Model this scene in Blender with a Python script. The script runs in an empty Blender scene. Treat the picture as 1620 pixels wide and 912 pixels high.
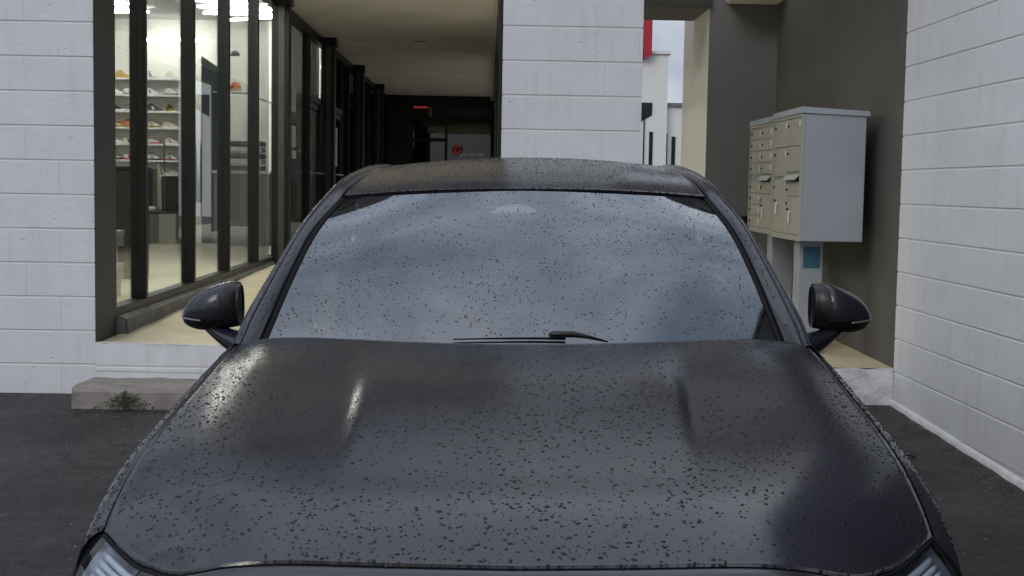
import bpy, math, random
import numpy as np
from mathutils import Vector, Matrix

S = bpy.context.scene
COL = S.collection
rnd = random.Random(7)

# ------------------------------------------------------------------ camera
FPX = 2071.09
cam_d = bpy.data.cameras.new('camera'); cam = bpy.data.objects.new('camera', cam_d); COL.objects.link(cam); S.camera = cam
cam_d.sensor_width = 36.0; cam_d.lens = FPX * 36 / 1620; cam_d.clip_start = .05; cam_d.clip_end = 600
PIT, YAW, ROL = .0775742, .0193061, .0169825
CAMLOC = Vector((-.0251, -7.8541, 1.2888))
_R = Vector((math.cos(YAW), -math.sin(YAW), 0)); _H = Vector((math.sin(YAW), math.cos(YAW), 0)); _Z = Vector((0, 0, 1))
_U = math.sin(PIT) * _H + math.cos(PIT) * _Z
_F = math.cos(PIT) * _H - math.sin(PIT) * _Z
_R2 = math.cos(ROL) * _R + math.sin(ROL) * _U
_U2 = -math.sin(ROL) * _R + math.cos(ROL) * _U
cam.matrix_world = Matrix(((_R2.x, _U2.x, -_F.x, CAMLOC.x), (_R2.y, _U2.y, -_F.y, CAMLOC.y), (_R2.z, _U2.z, -_F.z, CAMLOC.z), (0, 0, 0, 1)))

# ------------------------------------------------------------------ sky and sun (overcast evening)
W = bpy.data.worlds.new("World"); S.world = W; W.use_nodes = True
nt = W.node_tree; nt.nodes.clear()
def N(t, k, **kw):
    n = t.nodes.new(k)
    for a, b in kw.items(): setattr(n, a, b)
    return n
SUN_EL, SUN_ROT = math.radians(32), math.radians(215)
out = N(nt, 'ShaderNodeOutputWorld'); bg = N(nt, 'ShaderNodeBackground'); bg.inputs['Strength'].default_value = .10
sky = N(nt, 'ShaderNodeTexSky', sky_type='NISHITA', sun_disc=False, sun_elevation=SUN_EL, sun_rotation=SUN_ROT)
tc = N(nt, 'ShaderNodeTexCoord'); mp = N(nt, 'ShaderNodeMapping'); mp.inputs['Scale'].default_value = (1.0, 1.0, 1.7)
mp.inputs['Location'].default_value = (.35, .1, .2)
nz = N(nt, 'ShaderNodeTexNoise'); nz.inputs['Scale'].default_value = 2.9; nz.inputs['Detail'].default_value = 6; nz.inputs['Roughness'].default_value = .58; nz.inputs['Distortion'].default_value = .25
rp = N(nt, 'ShaderNodeValToRGB'); e = rp.color_ramp.elements
e[0].position = .38; e[0].color = (4.9, 5.8, 7.2, 1); e[1].position = .64; e[1].color = (12.2, 12.5, 13.7, 1)
mx = N(nt, 'ShaderNodeMix', data_type='RGBA'); mx.inputs['Factor'].default_value = .90
nt.links.new(tc.outputs['Generated'], mp.inputs['Vector']); nt.links.new(mp.outputs['Vector'], nz.inputs['Vector'])
nt.links.new(nz.outputs['Fac'], rp.inputs['Fac']); nt.links.new(sky.outputs['Color'], mx.inputs[6]); nt.links.new(rp.outputs['Color'], mx.inputs[7])
sx = N(nt, 'ShaderNodeSeparateXYZ'); nt.links.new(tc.outputs['Generated'], sx.inputs[0])
gr_ = N(nt, 'ShaderNodeMapRange'); gr_.inputs[1].default_value = 0; gr_.inputs[2].default_value = 1; gr_.inputs[3].default_value = .60; gr_.inputs[4].default_value = 1.22; nt.links.new(sx.outputs['Z'], gr_.inputs[0])
vm = N(nt, 'ShaderNodeVectorMath', operation='SCALE'); nt.links.new(mx.outputs[2], vm.inputs[0]); nt.links.new(gr_.outputs[0], vm.inputs['Scale'])
nt.links.new(vm.outputs[0], bg.inputs['Color']); nt.links.new(bg.outputs['Background'], out.inputs['Surface'])
sun_d = bpy.data.lights.new('sun', 'SUN'); sun = bpy.data.objects.new('sun', sun_d); COL.objects.link(sun)
sun_d.energy = .9; sun_d.angle = math.radians(30); sun_d.color = (1, .96, .9)
sun.rotation_euler = (math.radians(58), 0, math.radians(-35))
S.view_settings.view_transform = 'Standard'; S.view_settings.look = 'None'; S.view_settings.exposure = 0; S.view_settings.gamma = 1
S.cycles.max_bounces = 8; S.cycles.transparent_max_bounces = 16; S.cycles.caustics_reflective = False; S.cycles.caustics_refractive = False
S.cycles.use_denoising = True; S.cycles.sample_clamp_indirect = 4

# ------------------------------------------------------------------ materials
def mat(name, col=(.5, .5, .5), rough=.6, metal=0, spec=.5, bump=None, tone=None, coat=0, trans=0, ior=None, emit=None, es=0, extra=None):
    """bump: (scale, strength, detail, distance); tone: (scale, amount, detail)"""
    m = bpy.data.materials.new(name); m.use_nodes = True; t = m.node_tree; b = t.nodes['Principled BSDF']
    b.inputs['Base Color'].default_value = (*col, 1); b.inputs['Roughness'].default_value = rough; b.inputs['Metallic'].default_value = metal
    b.inputs['Specular IOR Level'].default_value = spec; b.inputs['Coat Weight'].default_value = coat
    b.inputs['Transmission Weight'].default_value = trans
    if ior: b.inputs['IOR'].default_value = ior
    if emit: b.inputs['Emission Color'].default_value = (*emit, 1); b.inputs['Emission Strength'].default_value = es
    g = N(t, 'ShaderNodeNewGeometry')
    if tone:
        n = N(t, 'ShaderNodeTexNoise'); n.inputs['Scale'].default_value = tone[0]; n.inputs['Detail'].default_value = tone[2]
        t.links.new(g.outputs['Position'], n.inputs['Vector'])
        r = N(t, 'ShaderNodeMapRange'); r.inputs[1].default_value = .3; r.inputs[2].default_value = .7
        r.inputs[3].default_value = 1 - tone[1]; r.inputs[4].default_value = 1 + tone[1] * .6
        v = N(t, 'ShaderNodeVectorMath', operation='SCALE'); v.inputs[0].default_value = col
        t.links.new(n.outputs['Fac'], r.inputs[0]); t.links.new(r.outputs[0], v.inputs['Scale']); t.links.new(v.outputs[0], b.inputs['Base Color'])
    if bump:
        n = N(t, 'ShaderNodeTexNoise'); n.inputs['Scale'].default_value = bump[0]; n.inputs['Detail'].default_value = bump[2]
        t.links.new(g.outputs['Position'], n.inputs['Vector'])
        k = N(t, 'ShaderNodeBump'); k.inputs['Strength'].default_value = bump[1]; k.inputs['Distance'].default_value = bump[3]
        t.links.new(n.outputs['Fac'], k.inputs['Height']); t.links.new(k.outputs[0], b.inputs['Normal'])
    if extra: extra(t, b, g)
    return m

def glass_mat(name, tint, r0, rough=0., pw=5, glossy=(1, 1, 1)):
    m = bpy.data.materials.new(name); m.use_nodes = True; t = m.node_tree; t.nodes.clear()
    o = N(t, 'ShaderNodeOutputMaterial'); mixs = N(t, 'ShaderNodeMixShader'); tr = N(t, 'ShaderNodeBsdfTransparent'); gl = N(t, 'ShaderNodeBsdfGlossy')
    tr.inputs[0].default_value = (*tint, 1); gl.inputs['Roughness'].default_value = rough; gl.inputs[0].default_value = (*glossy, 1)
    g = N(t, 'ShaderNodeNewGeometry'); dt = N(t, 'ShaderNodeVectorMath', operation='DOT_PRODUCT')
    t.links.new(g.outputs['Normal'], dt.inputs[0]); t.links.new(g.outputs['Incoming'], dt.inputs[1])
    ab = N(t, 'ShaderNodeMath', operation='ABSOLUTE'); t.links.new(dt.outputs['Value'], ab.inputs[0])
    sb = N(t, 'ShaderNodeMath', operation='SUBTRACT'); sb.inputs[0].default_value = 1; t.links.new(ab.outputs[0], sb.inputs[1])
    p = N(t, 'ShaderNodeMath', operation='POWER'); p.inputs[1].default_value = pw; t.links.new(sb.outputs[0], p.inputs[0])
    ma = N(t, 'ShaderNodeMath', operation='MULTIPLY_ADD'); ma.inputs[1].default_value = 1 - r0; ma.inputs[2].default_value = r0
    ma.use_clamp = True; t.links.new(p.outputs[0], ma.inputs[0])
    t.links.new(ma.outputs[0], mixs.inputs[0]); t.links.new(tr.outputs[0], mixs.inputs[1]); t.links.new(gl.outputs[0], mixs.inputs[2])
    t.links.new(mixs.outputs[0], o.inputs[0])
    return m

def wall_extra(t, b, g):
    """painted block: coarse lumps in the paint and a few chips"""
    n1 = N(t, 'ShaderNodeTexNoise'); n1.inputs['Scale'].default_value = 28; n1.inputs['Detail'].default_value = 6; n1.inputs['Roughness'].default_value = .6
    n2 = N(t, 'ShaderNodeTexVoronoi'); n2.inputs['Scale'].default_value = 9
    cr = N(t, 'ShaderNodeMapRange'); cr.inputs[1].default_value = .04; cr.inputs[2].default_value = .09; cr.inputs[3].default_value = -1.2; cr.inputs[4].default_value = 0
    ad = N(t, 'ShaderNodeMath', operation='ADD'); k = N(t, 'ShaderNodeBump'); k.inputs['Strength'].default_value = .45; k.inputs['Distance'].default_value = .006
    for n in (n1, n2): t.links.new(g.outputs['Position'], n.inputs['Vector'])
    t.links.new(n2.outputs['Distance'], cr.inputs[0]); t.links.new(n1.outputs['Fac'], ad.inputs[0]); t.links.new(cr.outputs[0], ad.inputs[1])
    t.links.new(ad.outputs[0], k.inputs['Height']); t.links.new(k.outputs[0], b.inputs['Normal'])
    mpg = N(t, 'ShaderNodeMapping'); mpg.inputs['Scale'].default_value = (5, 5, .7); t.links.new(g.outputs['Position'], mpg.inputs['Vector'])
    st = N(t, 'ShaderNodeTexNoise'); st.inputs['Scale'].default_value = 2.2; st.inputs['Detail'].default_value = 7; st.inputs['Roughness'].default_value = .65; t.links.new(mpg.outputs[0], st.inputs['Vector'])
    sr = N(t, 'ShaderNodeMapRange'); sr.inputs[1].default_value = .52; sr.inputs[2].default_value = .80; sr.inputs[3].default_value = 0; sr.inputs[4].default_value = .30; t.links.new(st.outputs['Fac'], sr.inputs[0])
    old = b.inputs['Base Color'].links[0].from_socket; mm = N(t, 'ShaderNodeMix', data_type='RGBA'); mm.inputs[7].default_value = (.40, .38, .35, 1)
    sz = N(t, 'ShaderNodeSeparateXYZ'); t.links.new(g.outputs['Position'], sz.inputs[0])
    lo = N(t, 'ShaderNodeMapRange'); lo.inputs[1].default_value = .0; lo.inputs[2].default_value = .35; lo.inputs[3].default_value = .38; lo.inputs[4].default_value = 0; t.links.new(sz.outputs['Z'], lo.inputs[0])
    lm = N(t, 'ShaderNodeMath', operation='MULTIPLY'); t.links.new(lo.outputs[0], lm.inputs[0]); t.links.new(n1.outputs['Fac'], lm.inputs[1])
    sm = N(t, 'ShaderNodeMath', operation='ADD'); t.links.new(sr.outputs[0], sm.inputs[0]); t.links.new(lm.outputs[0], sm.inputs[1])
    t.links.new(sm.outputs[0], mm.inputs[0]); t.links.new(old, mm.inputs[6]); t.links.new(mm.outputs[2], b.inputs['Base Color'])

M = {}
M['block'] = mat('painted_block', (.69, .705, .735), .62, spec=.35, tone=(3.5, .05, 4), extra=wall_extra)
M['mortar'] = mat('painted_mortar', (.64, .64, .64), .75, spec=.3, bump=(60, .6, 4, .004))
M['rough_plaster'] = mat('rough_painted_concrete', (.66, .66, .67), .7, spec=.3, bump=(34, .8, 8, .012), tone=(14, .10, 5))
M['brown'] = mat('brown_paint', (.066, .061, .055), .55, spec=.3, tone=(5, .10, 5), bump=(90, .25, 3, .002))
M['taupe'] = mat('taupe_stucco', (.112, .106, .096), .75, spec=.25, tone=(2.2, .10, 5), bump=(120, .5, 4, .003))
M['grey_stucco'] = mat('grey_stucco', (.19, .19, .185), .75, spec=.25, tone=(2.0, .07, 5), bump=(120, .5, 4, .003))
M['cream'] = mat('cream_stucco', (.78, .76, .72), .7, spec=.25, tone=(2, .05, 4), bump=(100, .3, 4, .003))
M['ceiling'] = mat('ceiling_plaster', (.86, .83, .81), .8, spec=.2, tone=(1.6, .10, 6), bump=(30, .4, 5, .004))
M['walk'] = mat('walkway_concrete', (.58, .50, .35), .6, spec=.35, tone=(3, .14, 7), bump=(80, .3, 6, .003))
M['kerb'] = mat('kerb_concrete', (.27, .245, .225), .8, spec=.25, tone=(9, .28, 8), bump=(45, .8, 8, .006))
M['sill'] = mat('old_concrete', (.20, .195, .18), .8, spec=.25, tone=(10, .3, 8), bump=(50, .8, 8, .006))
M['bronze'] = mat('dark_bronze_metal', (.010, .0098, .0095), .42, spec=.3, tone=(8, .15, 4))
M['black'] = mat('black_plastic', (.010, .010, .011), .35, spec=.4, bump=(300, .15, 2, .001))
M['gloss_black'] = mat('gloss_black', (.008, .008, .009), .12, spec=.5)
M['rubber'] = mat('rubber', (.006, .006, .006), .7, spec=.15)
M['shopglass'] = glass_mat('shop_glass', (.93, .96, .95), .04)
M['darkglass'] = glass_mat('dark_shop_glass', (.35, .37, .36), .04)
M['windshield'] = glass_mat('windshield_glass', (.36, .40, .42), .13, rough=.035, pw=3.6, glossy=(.86, .93, 1))
M['sideglass'] = glass_mat('side_glass', (.06, .065, .07), .05, rough=.01)
M['lens'] = glass_mat('lamp_lens', (.86, .90, .95), .05, rough=.06)
M['white'] = mat('white_paint', (.74, .74, .72), .5, tone=(2, .03, 3))
M['shopwall'] = mat('shop_wall_paint', (.74, .73, .68), .6, tone=(1.5, .03, 3))
M['shopfloor'] = mat('shop_floor_vinyl', (.50, .47, .38), .28, tone=(2, .06, 5))
M['led'] = mat('fill_tube_glow', (.9, .9, .9), .5, emit=(1, .97, .88), es=48)
M['led_dim'] = mat('led_strip', (.9, .9, .9), .5, emit=(1, .98, .92), es=44)
M['mail'] = mat('mailbox_paint', (.31, .335, .37), .42, spec=.45, tone=(4, .06, 5), bump=(160, .12, 3, .001))
M['maildoor'] = mat('mailbox_door_paint', (.36, .35, .30), .42, spec=.45, tone=(6, .07, 5))
M['metal'] = mat('brushed_metal', (.45, .45, .44), .35, metal=.9)
M['paper'] = mat('white_paper', (.70, .70, .68), .7, tone=(20, .05, 2))
M['blue_paper'] = mat('blue_notice', (.035, .13, .21), .6, tone=(12, .18, 3))
M['red'] = mat('red_sign_plastic', (.42, .012, .035), .4, tone=(4, .1, 3))
M['red_lit'] = mat('red_neon', (.3, .02, .02), .4, emit=(1, .10, .05), es=.16)
M['rim'] = mat('dark_alloy', (.05, .05, .055), .3, metal=.8)
M['cabin'] = mat('cabin_trim', (.010, .010, .011), .7, bump=(200, .2, 2, .001))
M['dash'] = mat('dashboard_vinyl', (.03, .033, .036), .6, bump=(200, .3, 2, .001))
M['mount'] = mat('mirror_mount_plastic', (.80, .82, .82), .5, tone=(30, .05, 2))
M['indicator'] = mat('indicator_lens', (.16, .17, .18), .3, spec=.5)
M['lampbar'] = mat('lamp_light_guide', (.42, .46, .50), .25, spec=.6, coat=.3, tone=(40, .2, 2))
M['lampback'] = mat('lamp_reflector', (.16, .18, .22), .28, metal=.5)
M['leaf'] = mat('weed_leaf', (.075, .095, .035), .6, tone=(60, .4, 2))
M['dead'] = mat('dead_leaf', (.10, .085, .06), .8, tone=(60, .3, 2))
M['drop'] = mat('water_drop', (.004, .005, .008), .02, spec=.28)

def paint_extra(t, b, g):
    n = N(t, 'ShaderNodeTexNoise'); n.inputs['Scale'].default_value = 7; n.inputs['Detail'].default_value = 5
    r = N(t, 'ShaderNodeMapRange'); r.inputs[1].default_value = .3; r.inputs[2].default_value = .7; r.inputs[3].default_value = .17; r.inputs[4].default_value = .22
    f = N(t, 'ShaderNodeTexNoise'); f.inputs['Scale'].default_value = 900; f.inputs['Detail'].default_value = 1
    k = N(t, 'ShaderNodeBump'); k.inputs['Strength'].default_value = .05; k.inputs['Distance'].default_value = .0006
    for x in (n, f): t.links.new(g.outputs['Position'], x.inputs['Vector'])
    t.links.new(n.outputs['Fac'], r.inputs[0]); t.links.new(r.outputs[0], b.inputs['Roughness'])
    t.links.new(f.outputs['Fac'], k.inputs['Height']); t.links.new(k.outputs[0], b.inputs['Normal'])
M['paint'] = mat('matte_grey_car_paint', (.017, .0175, .027), .3, metal=0, spec=.6, extra=paint_extra)

def asphalt_extra(t, b, g):
    n = N(t, 'ShaderNodeTexNoise'); n.inputs['Scale'].default_value = 1.1; n.inputs['Detail'].default_value = 8
    v = N(t, 'ShaderNodeTexVoronoi'); v.inputs['Scale'].default_value = 130
    w = N(t, 'ShaderNodeTexNoise'); w.inputs['Scale'].default_value = 240; w.inputs['Detail'].default_value = 3
    sp = N(t, 'ShaderNodeTexVoronoi'); sp.inputs['Scale'].default_value = 38
    ck = N(t, 'ShaderNodeTexVoronoi', feature='DISTANCE_TO_EDGE'); ck.inputs['Scale'].default_value = 1.3
    for x in (n, v, w, sp): t.links.new(g.outputs['Position'], x.inputs['Vector'])
    wn = N(t, 'ShaderNodeTexNoise'); wn.inputs['Scale'].default_value = 3; wn.inputs['Detail'].default_value = 6
    t.links.new(g.outputs['Position'], wn.inputs['Vector'])
    wa = N(t, 'ShaderNodeMix', data_type='VECTOR'); wa.inputs['Factor'].default_value = .35
    t.links.new(g.outputs['Position'], wa.inputs[4]); t.links.new(wn.outputs['Color'], wa.inputs[5]); t.links.new(wa.outputs[1], ck.inputs['Vector'])
    r = N(t, 'ShaderNodeValToRGB'); e = r.color_ramp.elements
    e[0].position = .3; e[0].color = (.012, .012, .013, 1); e[1].position = .72; e[1].color = (.060, .058, .056, 1)
    t.links.new(n.outputs['Fac'], r.inputs[0])
    n8 = N(t, 'ShaderNodeTexNoise'); n8.inputs['Scale'].default_value = 14; n8.inputs['Detail'].default_value = 9; n8.inputs['Roughness'].default_value = .7; t.links.new(g.outputs['Position'], n8.inputs['Vector'])
    r8 = N(t, 'ShaderNodeMapRange'); r8.inputs[1].default_value = .35; r8.inputs[2].default_value = .65; r8.inputs[3].default_value = .5; r8.inputs[4].default_value = 1.6; t.links.new(n8.outputs['Fac'], r8.inputs[0])
    v8 = N(t, 'ShaderNodeVectorMath', operation='SCALE'); t.links.new(r.outputs[0], v8.inputs[0]); t.links.new(r8.outputs[0], v8.inputs['Scale'])
    s = N(t, 'ShaderNodeMapRange'); s.inputs[1].default_value = .02; s.inputs[2].default_value = .07; s.inputs[3].default_value = 1; s.inputs[4].default_value = 0
    t.links.new(sp.outputs['Distance'], s.inputs[0])
    m = N(t, 'ShaderNodeMix', data_type='RGBA'); m.inputs[7].default_value = (.16, .155, .15, 1)
    t.links.new(s.outputs[0], m.inputs[0]); t.links.new(v8.outputs[0], m.inputs[6])
    c = N(t, 'ShaderNodeMapRange'); c.inputs[1].default_value = 0; c.inputs[2].default_value = .012; c.inputs[3].default_value = .75; c.inputs[4].default_value = 0
    t.links.new(ck.outputs['Distance'], c.inputs[0])
    m2 = N(t, 'ShaderNodeMix', data_type='RGBA'); m2.inputs[7].default_value = (.006, .006, .006, 1)
    t.links.new(c.outputs[0], m2.inputs[0]); t.links.new(m.outputs[2], m2.inputs[6]); t.links.new(m2.outputs[2], b.inputs['Base Color'])
    k = N(t, 'ShaderNodeBump'); k.inputs['Strength'].default_value = 1; k.inputs['Distance'].default_value = .010
    a = N(t, 'ShaderNodeMath', operation='ADD'); t.links.new(v.outputs['Distance'], a.inputs[0]); t.links.new(w.outputs['Fac'], a.inputs[1])
    t.links.new(a.outputs[0], k.inputs['Height']); t.links.new(k.outputs[0], b.inputs['Normal'])
M['asphalt'] = mat('asphalt', (.03, .03, .03), .55, spec=.4, extra=asphalt_extra)

# ------------------------------------------------------------------ mesh helpers
class MB:
    def __init__(s): s.v = []; s.f = []
    def add(s, vs, fs):
        o = len(s.v); s.v += [tuple(p) for p in vs]; s.f += [tuple(i + o for i in f) for f in fs]
    def box(s, x0, x1, y0, y1, z0, z1, bev=0):
        if not bev:
            s.add([(x, y, z) for x in (x0, x1) for y in (y0, y1) for z in (z0, z1)],
                  [(0, 1, 3, 2), (4, 6, 7, 5), (0, 4, 5, 1), (2, 3, 7, 6), (0, 2, 6, 4), (1, 5, 7, 3)])
            return
        X = (x0, x0 + bev, x1 - bev, x1); Y = (y0, y0 + bev, y1 - bev, y1); Zs = (z0, z0 + bev, z1 - bev, z1)
        # 24 vertex chamfered box
        idx = {}; vs = []
        for i in (0, 1):
            for j in (0, 1):
                for k in (0, 1):
                    for a in range(3):
                        p = [X[1] if i == 0 else X[2], Y[1] if j == 0 else Y[2], Zs[1] if k == 0 else Zs[2]]
                        p[a] = (X, Y, Zs)[a][0 if (i, j, k)[a] == 0 else 3]
                        idx[(i, j, k, a)] = len(vs); vs.append(tuple(p))
        fs = []
        for a in range(3):
            b, c = (a + 1) % 3, (a + 2) % 3
            for sgn in (0, 1):
                q = []
                for (u, v) in ((0, 0), (1, 0), (1, 1), (0, 1)):
                    k = [0, 0, 0]; k[a] = sgn; k[b] = u; k[c] = v; q.append(idx[(*k, a)])
                fs.append(q if sgn else q[::-1])
        for a in range(3):
            b, c = (a + 1) % 3, (a + 2) % 3
            for u in (0, 1):
                for v in (0, 1):
                    k0 = [0, 0, 0]; k1 = [0, 0, 0]; k1[a] = 1; k0[b] = k1[b] = u; k0[c] = k1[c] = v
                    q = [idx[(*k0, b)], idx[(*k1, b)], idx[(*k1, c)], idx[(*k0, c)]]
                    fs.append(q if (u ^ v) else q[::-1])
        for i in (0, 1):
            for j in (0, 1):
                for k in (0, 1):
                    q = [idx[(i, j, k, 0)], idx[(i, j, k, 1)], idx[(i, j, k, 2)]]
                    fs.append(q if (i + j + k) % 2 else q[::-1])
        s.add(vs, fs)
    def grid(s, fn, nu, nv, closed=False):
        o = len(s.v)
        for i in range(nu + 1):
            for j in range(nv + (0 if closed else 1)):
                s.v.append(tuple(fn(i / nu, j / nv)))
        w = nv if closed else nv + 1
        for i in range(nu):
            for j in range(nv):
                a = o + i * w + j; b = o + i * w + (j + 1) % w if closed else a + 1
                s.f.append((a, o + (i + 1) * w + j, (o + (i + 1) * w + (j + 1) % w) if closed else o + (i + 1) * w + j + 1, b))
    def tube(s, pts, r, n=8, cap=True):
        pts = [Vector(p) for p in pts]; o = len(s.v); up = Vector((0, 0, 1))
        for i, p in enumerate(pts):
            t = (pts[min(i + 1, len(pts) - 1)] - pts[max(i - 1, 0)]).normalized()
            a = t.cross(up if abs(t.z) < .95 else Vector((1, 0, 0))).normalized(); b = a.cross(t)
            rr = r[i] if isinstance(r, (list, tuple)) else r
            for k in range(n):
                th = 2 * math.pi * k / n; s.v.append(tuple(p + a * math.cos(th) * rr + b * math.sin(th) * rr))
        for i in range(len(pts) - 1):
            for k in range(n):
                s.f.append((o + i * n + k, o + i * n + (k + 1) % n, o + (i + 1) * n + (k + 1) % n, o + (i + 1) * n + k))
        if cap:
            s.f.append(tuple(o + k for k in range(n))[::-1]); s.f.append(tuple(o + (len(pts) - 1) * n + k for k in range(n)))
    def mesh(s, name, m, smooth=False):
        me = bpy.data.meshes.new(name); me.from_pydata(s.v, [], s.f)
        me.materials.append(m)
        if smooth: me.polygons.foreach_set('use_smooth', [True] * len(me.polygons))
        me.update(); return me
    def build(s, name, m, parent=None, smooth=False):
        return obj(name, s.mesh(name, m, smooth), parent)

def obj(name, me, parent=None, loc=(0, 0, 0)):
    o = bpy.data.objects.new(name, me); COL.objects.link(o); o.location = loc
    if parent: o.parent = parent
    return o
def thing(name, label, cat, loc=(0, 0, 0), group=None):
    o = bpy.data.objects.new(name, None); COL.objects.link(o); o.location = loc; o.empty_display_size = .2
    o['label'] = label; o['category'] = cat
    if group: o['group'] = group
    return o
def tag(o, label, cat, group=None):
    o['label'] = label; o['category'] = cat
    if group: o['group'] = group
    return o
def struct(o, label=None):
    o['kind'] = 'structure'
    if label: o['label'] = label
    return o
def part_box(name, m, parent, *a, bev=0):
    b = MB(); b.box(*a, bev=bev); return b.build(name, m, parent)
def sp(tab, x):
    """smooth (cubic Hermite) interpolation of a table of (x, y)"""
    n = len(tab)
    if x <= tab[0][0]:
        k = (tab[1][1] - tab[0][1]) / (tab[1][0] - tab[0][0]); return tab[0][1] + k * (x - tab[0][0])
    if x >= tab[-1][0]:
        k = (tab[-1][1] - tab[-2][1]) / (tab[-1][0] - tab[-2][0]); return tab[-1][1] + k * (x - tab[-1][0])
    i = 0
    while x > tab[i + 1][0]: i += 1
    def sl(j):
        if j == 0: return (tab[1][1] - tab[0][1]) / (tab[1][0] - tab[0][0])
        if j == n - 1: return (tab[-1][1] - tab[-2][1]) / (tab[-1][0] - tab[-2][0])
        return (tab[j + 1][1] - tab[j - 1][1]) / (tab[j + 1][0] - tab[j - 1][0])
    h = tab[i + 1][0] - tab[i][0]; t = (x - tab[i][0]) / h
    return ((2*t**3 - 3*t*t + 1) * tab[i][1] + (t**3 - 2*t*t + t) * h * sl(i) + (-2*t**3 + 3*t*t) * tab[i+1][1] + (t**3 - t*t) * h * sl(i + 1))
def ss(a, b, x):
    t = min(1, max(0, (x - a) / (b - a))); return t * t * (3 - 2 * t)

# ================================================================== SETTING
XL, XR = -2.369, 2.454          # storefront plane, right wall plane
PC0, PC1 = .048, .881           # centre pillar
CH = .2032                      # block course
BL = .4064

# ground: one sheet, falling gently towards the camera
def gz(y): return .026 * y if y < 0 else 0
b = MB()
ys = [-60, -30, -15, -10, -8, -6, -4, -2, 0, 30, 80, 200]; xs = [-120, -40, -12, -4, 0, 4, 12, 40, 120]
vs = [(x, y, (.026 * max(y, -10) if y < 0 else 0)) for y in ys for x in xs]
fs = [(j * 9 + i, j * 9 + i + 1, (j + 1) * 9 + i + 1, (j + 1) * 9 + i) for j in range(len(ys) - 1) for i in range(8)]
b.add(vs, fs); struct(b.build('ground', M['asphalt']), 'dark asphalt of the parking area')

# block walls -------------------------------------------------------
def custom_block(w):
    q = MB(); a = w / 2 - .0003; z0, z1 = .0028, CH - .0040
    pr = [(.012, z0), (.0032, z0 + .0008), (.0, z0 + .0046), (.0, z1 - .0030), (.0028, z1 - .0006), (.012, z1)]
    pl = [(a, 1)]
    vs = [(-a, y + .0006, z) for y, z in pr] + [(-a + .0022, y, z) for y, z in pr] + [(a - .0022, y, z) for y, z in pr] + [(a, y + .0006, z) for y, z in pr]
    fs = [(g * 6 + i, g * 6 + 6 + i, g * 6 + 7 + i, g * 6 + 1 + i) for g in range(3) for i in range(5)]
    k = len(vs); vs += [(-a, .19, z0), (a, .19, z0), (a, .19, z1), (-a, .19, z1)]
    fs += [(0, k, k + 1, 18, 12, 6), (5, 11, 17, 23, k + 2, k + 3), (0, 1, 2, 3, 4, 5, k + 3, k), (23, 22, 21, 20, 19, 18, k + 1, k + 2), (k, k + 3, k + 2, k + 1)]
    q.add(vs, fs); return q.mesh('block', M['block'])
blk_me = custom_block(BL); half_me = custom_block(BL / 2)
def block_run(root, x0, x1, z0, n, first):
    """blocks along local +x from x0 to x1, faces on the local plane y=0 looking to -y"""
    cache = {}
    for k in range(n):
        x = x0; w = BL if (k + first) % 2 == 0 else BL / 2
        while x < x1 - .02:
            ww = min(w, x1 - x)
            if abs(ww - BL) < .003: me = blk_me
            elif abs(ww - BL / 2) < .003: me = half_me
            else:
                key = round(ww, 3)
                if key not in cache: cache[key] = custom_block(ww)
                me = cache[key]
            o = obj('block', me, root, (x + ww / 2, rnd.uniform(-.0006, .0006), z0 + k * CH))
            o.rotation_euler = (rnd.uniform(-.002, .002), 0, rnd.uniform(-.001, .001))
            x += ww; w = BL
# left wall
wl = thing('block_wall', 'white painted block wall at the left, beside the lit shoe shop window', 'wall', (XL, 0, -.03))
block_run(wl, -10 * BL, 0, -.02 - .18, 18, 0)
part_box('mortar', M['mortar'], wl, -9 * BL - .4, -.004, .0045, .185, -.2, 3.6)
# centre pillar
wc = thing('block_pillar', 'white painted block pillar standing between the walkway and the mailbox passage', 'pillar', (PC0, 0, 0))
block_run(wc, 0, PC1 - PC0, -CH, 18, 1)
part_box('mortar', M['mortar'], wc, .004, PC1 - PC0 - .004, .0045, .40, -.2, 3.55)
part_box('trim_strip', M['bronze'], wc, -.02, .0, .015, .06, .25, 3.32)
part_box('trim_strip', M['cream'], wc, -.012, .003, .075, .12, .25, 3.32)
# right wing wall (faces -x); local +x runs towards the camera
wr = thing('block_wall', 'white painted block wall running towards the viewer at the right', 'wall', (XR, 0, 0))
wr.rotation_euler = (0, 0, -math.pi / 2)
# local x -> world -y ; local y -> world +x
block_run(wr, 0, 7 * BL, 0, 13, 1)
part_box('mortar', M['mortar'], wr, .004, 7 * BL, .0045, .185, -.2, 2.62)
part_box('dark_wall_panel', M['brown'], wr, 7 * BL + .001, 10.4, .001, .185, -.4, 2.62)
q = MB()
def foot(u, v):
    x = u * 4.6; wob = .006 * math.sin(9 * x) + .005 * math.sin(23 * x + 1)
    pr = [(0.0, .070), (-.014 + wob * .4, .062), (-.022 + wob * .5, .03), (-.026 + wob, -.30)]
    i = min(int(v * 3), 2); f = v * 3 - i
    yy = pr[i][0] * (1 - f) + pr[i + 1][0] * f; zz = pr[i][1] * (1 - f) + pr[i + 1][1] * f
    return (x, yy, zz + gz(-x) - .035)
q.grid(foot, 90, 6); q.build('footing', M['rough_plaster'], wr, True)
struct(part_box('roof', M['brown'], None, -14, .30, .35, 30, 3.92, 4.0), 'flat brown roof over the shops')
struct(part_box('roof', M['brown'], None, .301, 10, .35, 1.3, 3.92, 4.0), 'flat brown roof over the passage')
fa = thing('roof_fascia', 'brown metal fascia along the roof edge above the openings', 'fascia', (0, 0, 3.56))
part_box('fascia_board', M['brown'], fa, -9, XR - .03, -.06, .3, 0, .46)
part_box('fascia_board', M['brown'], fa, XR - .035, XR + .4, -10.5, -.065, -.98, 1.35)
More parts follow.
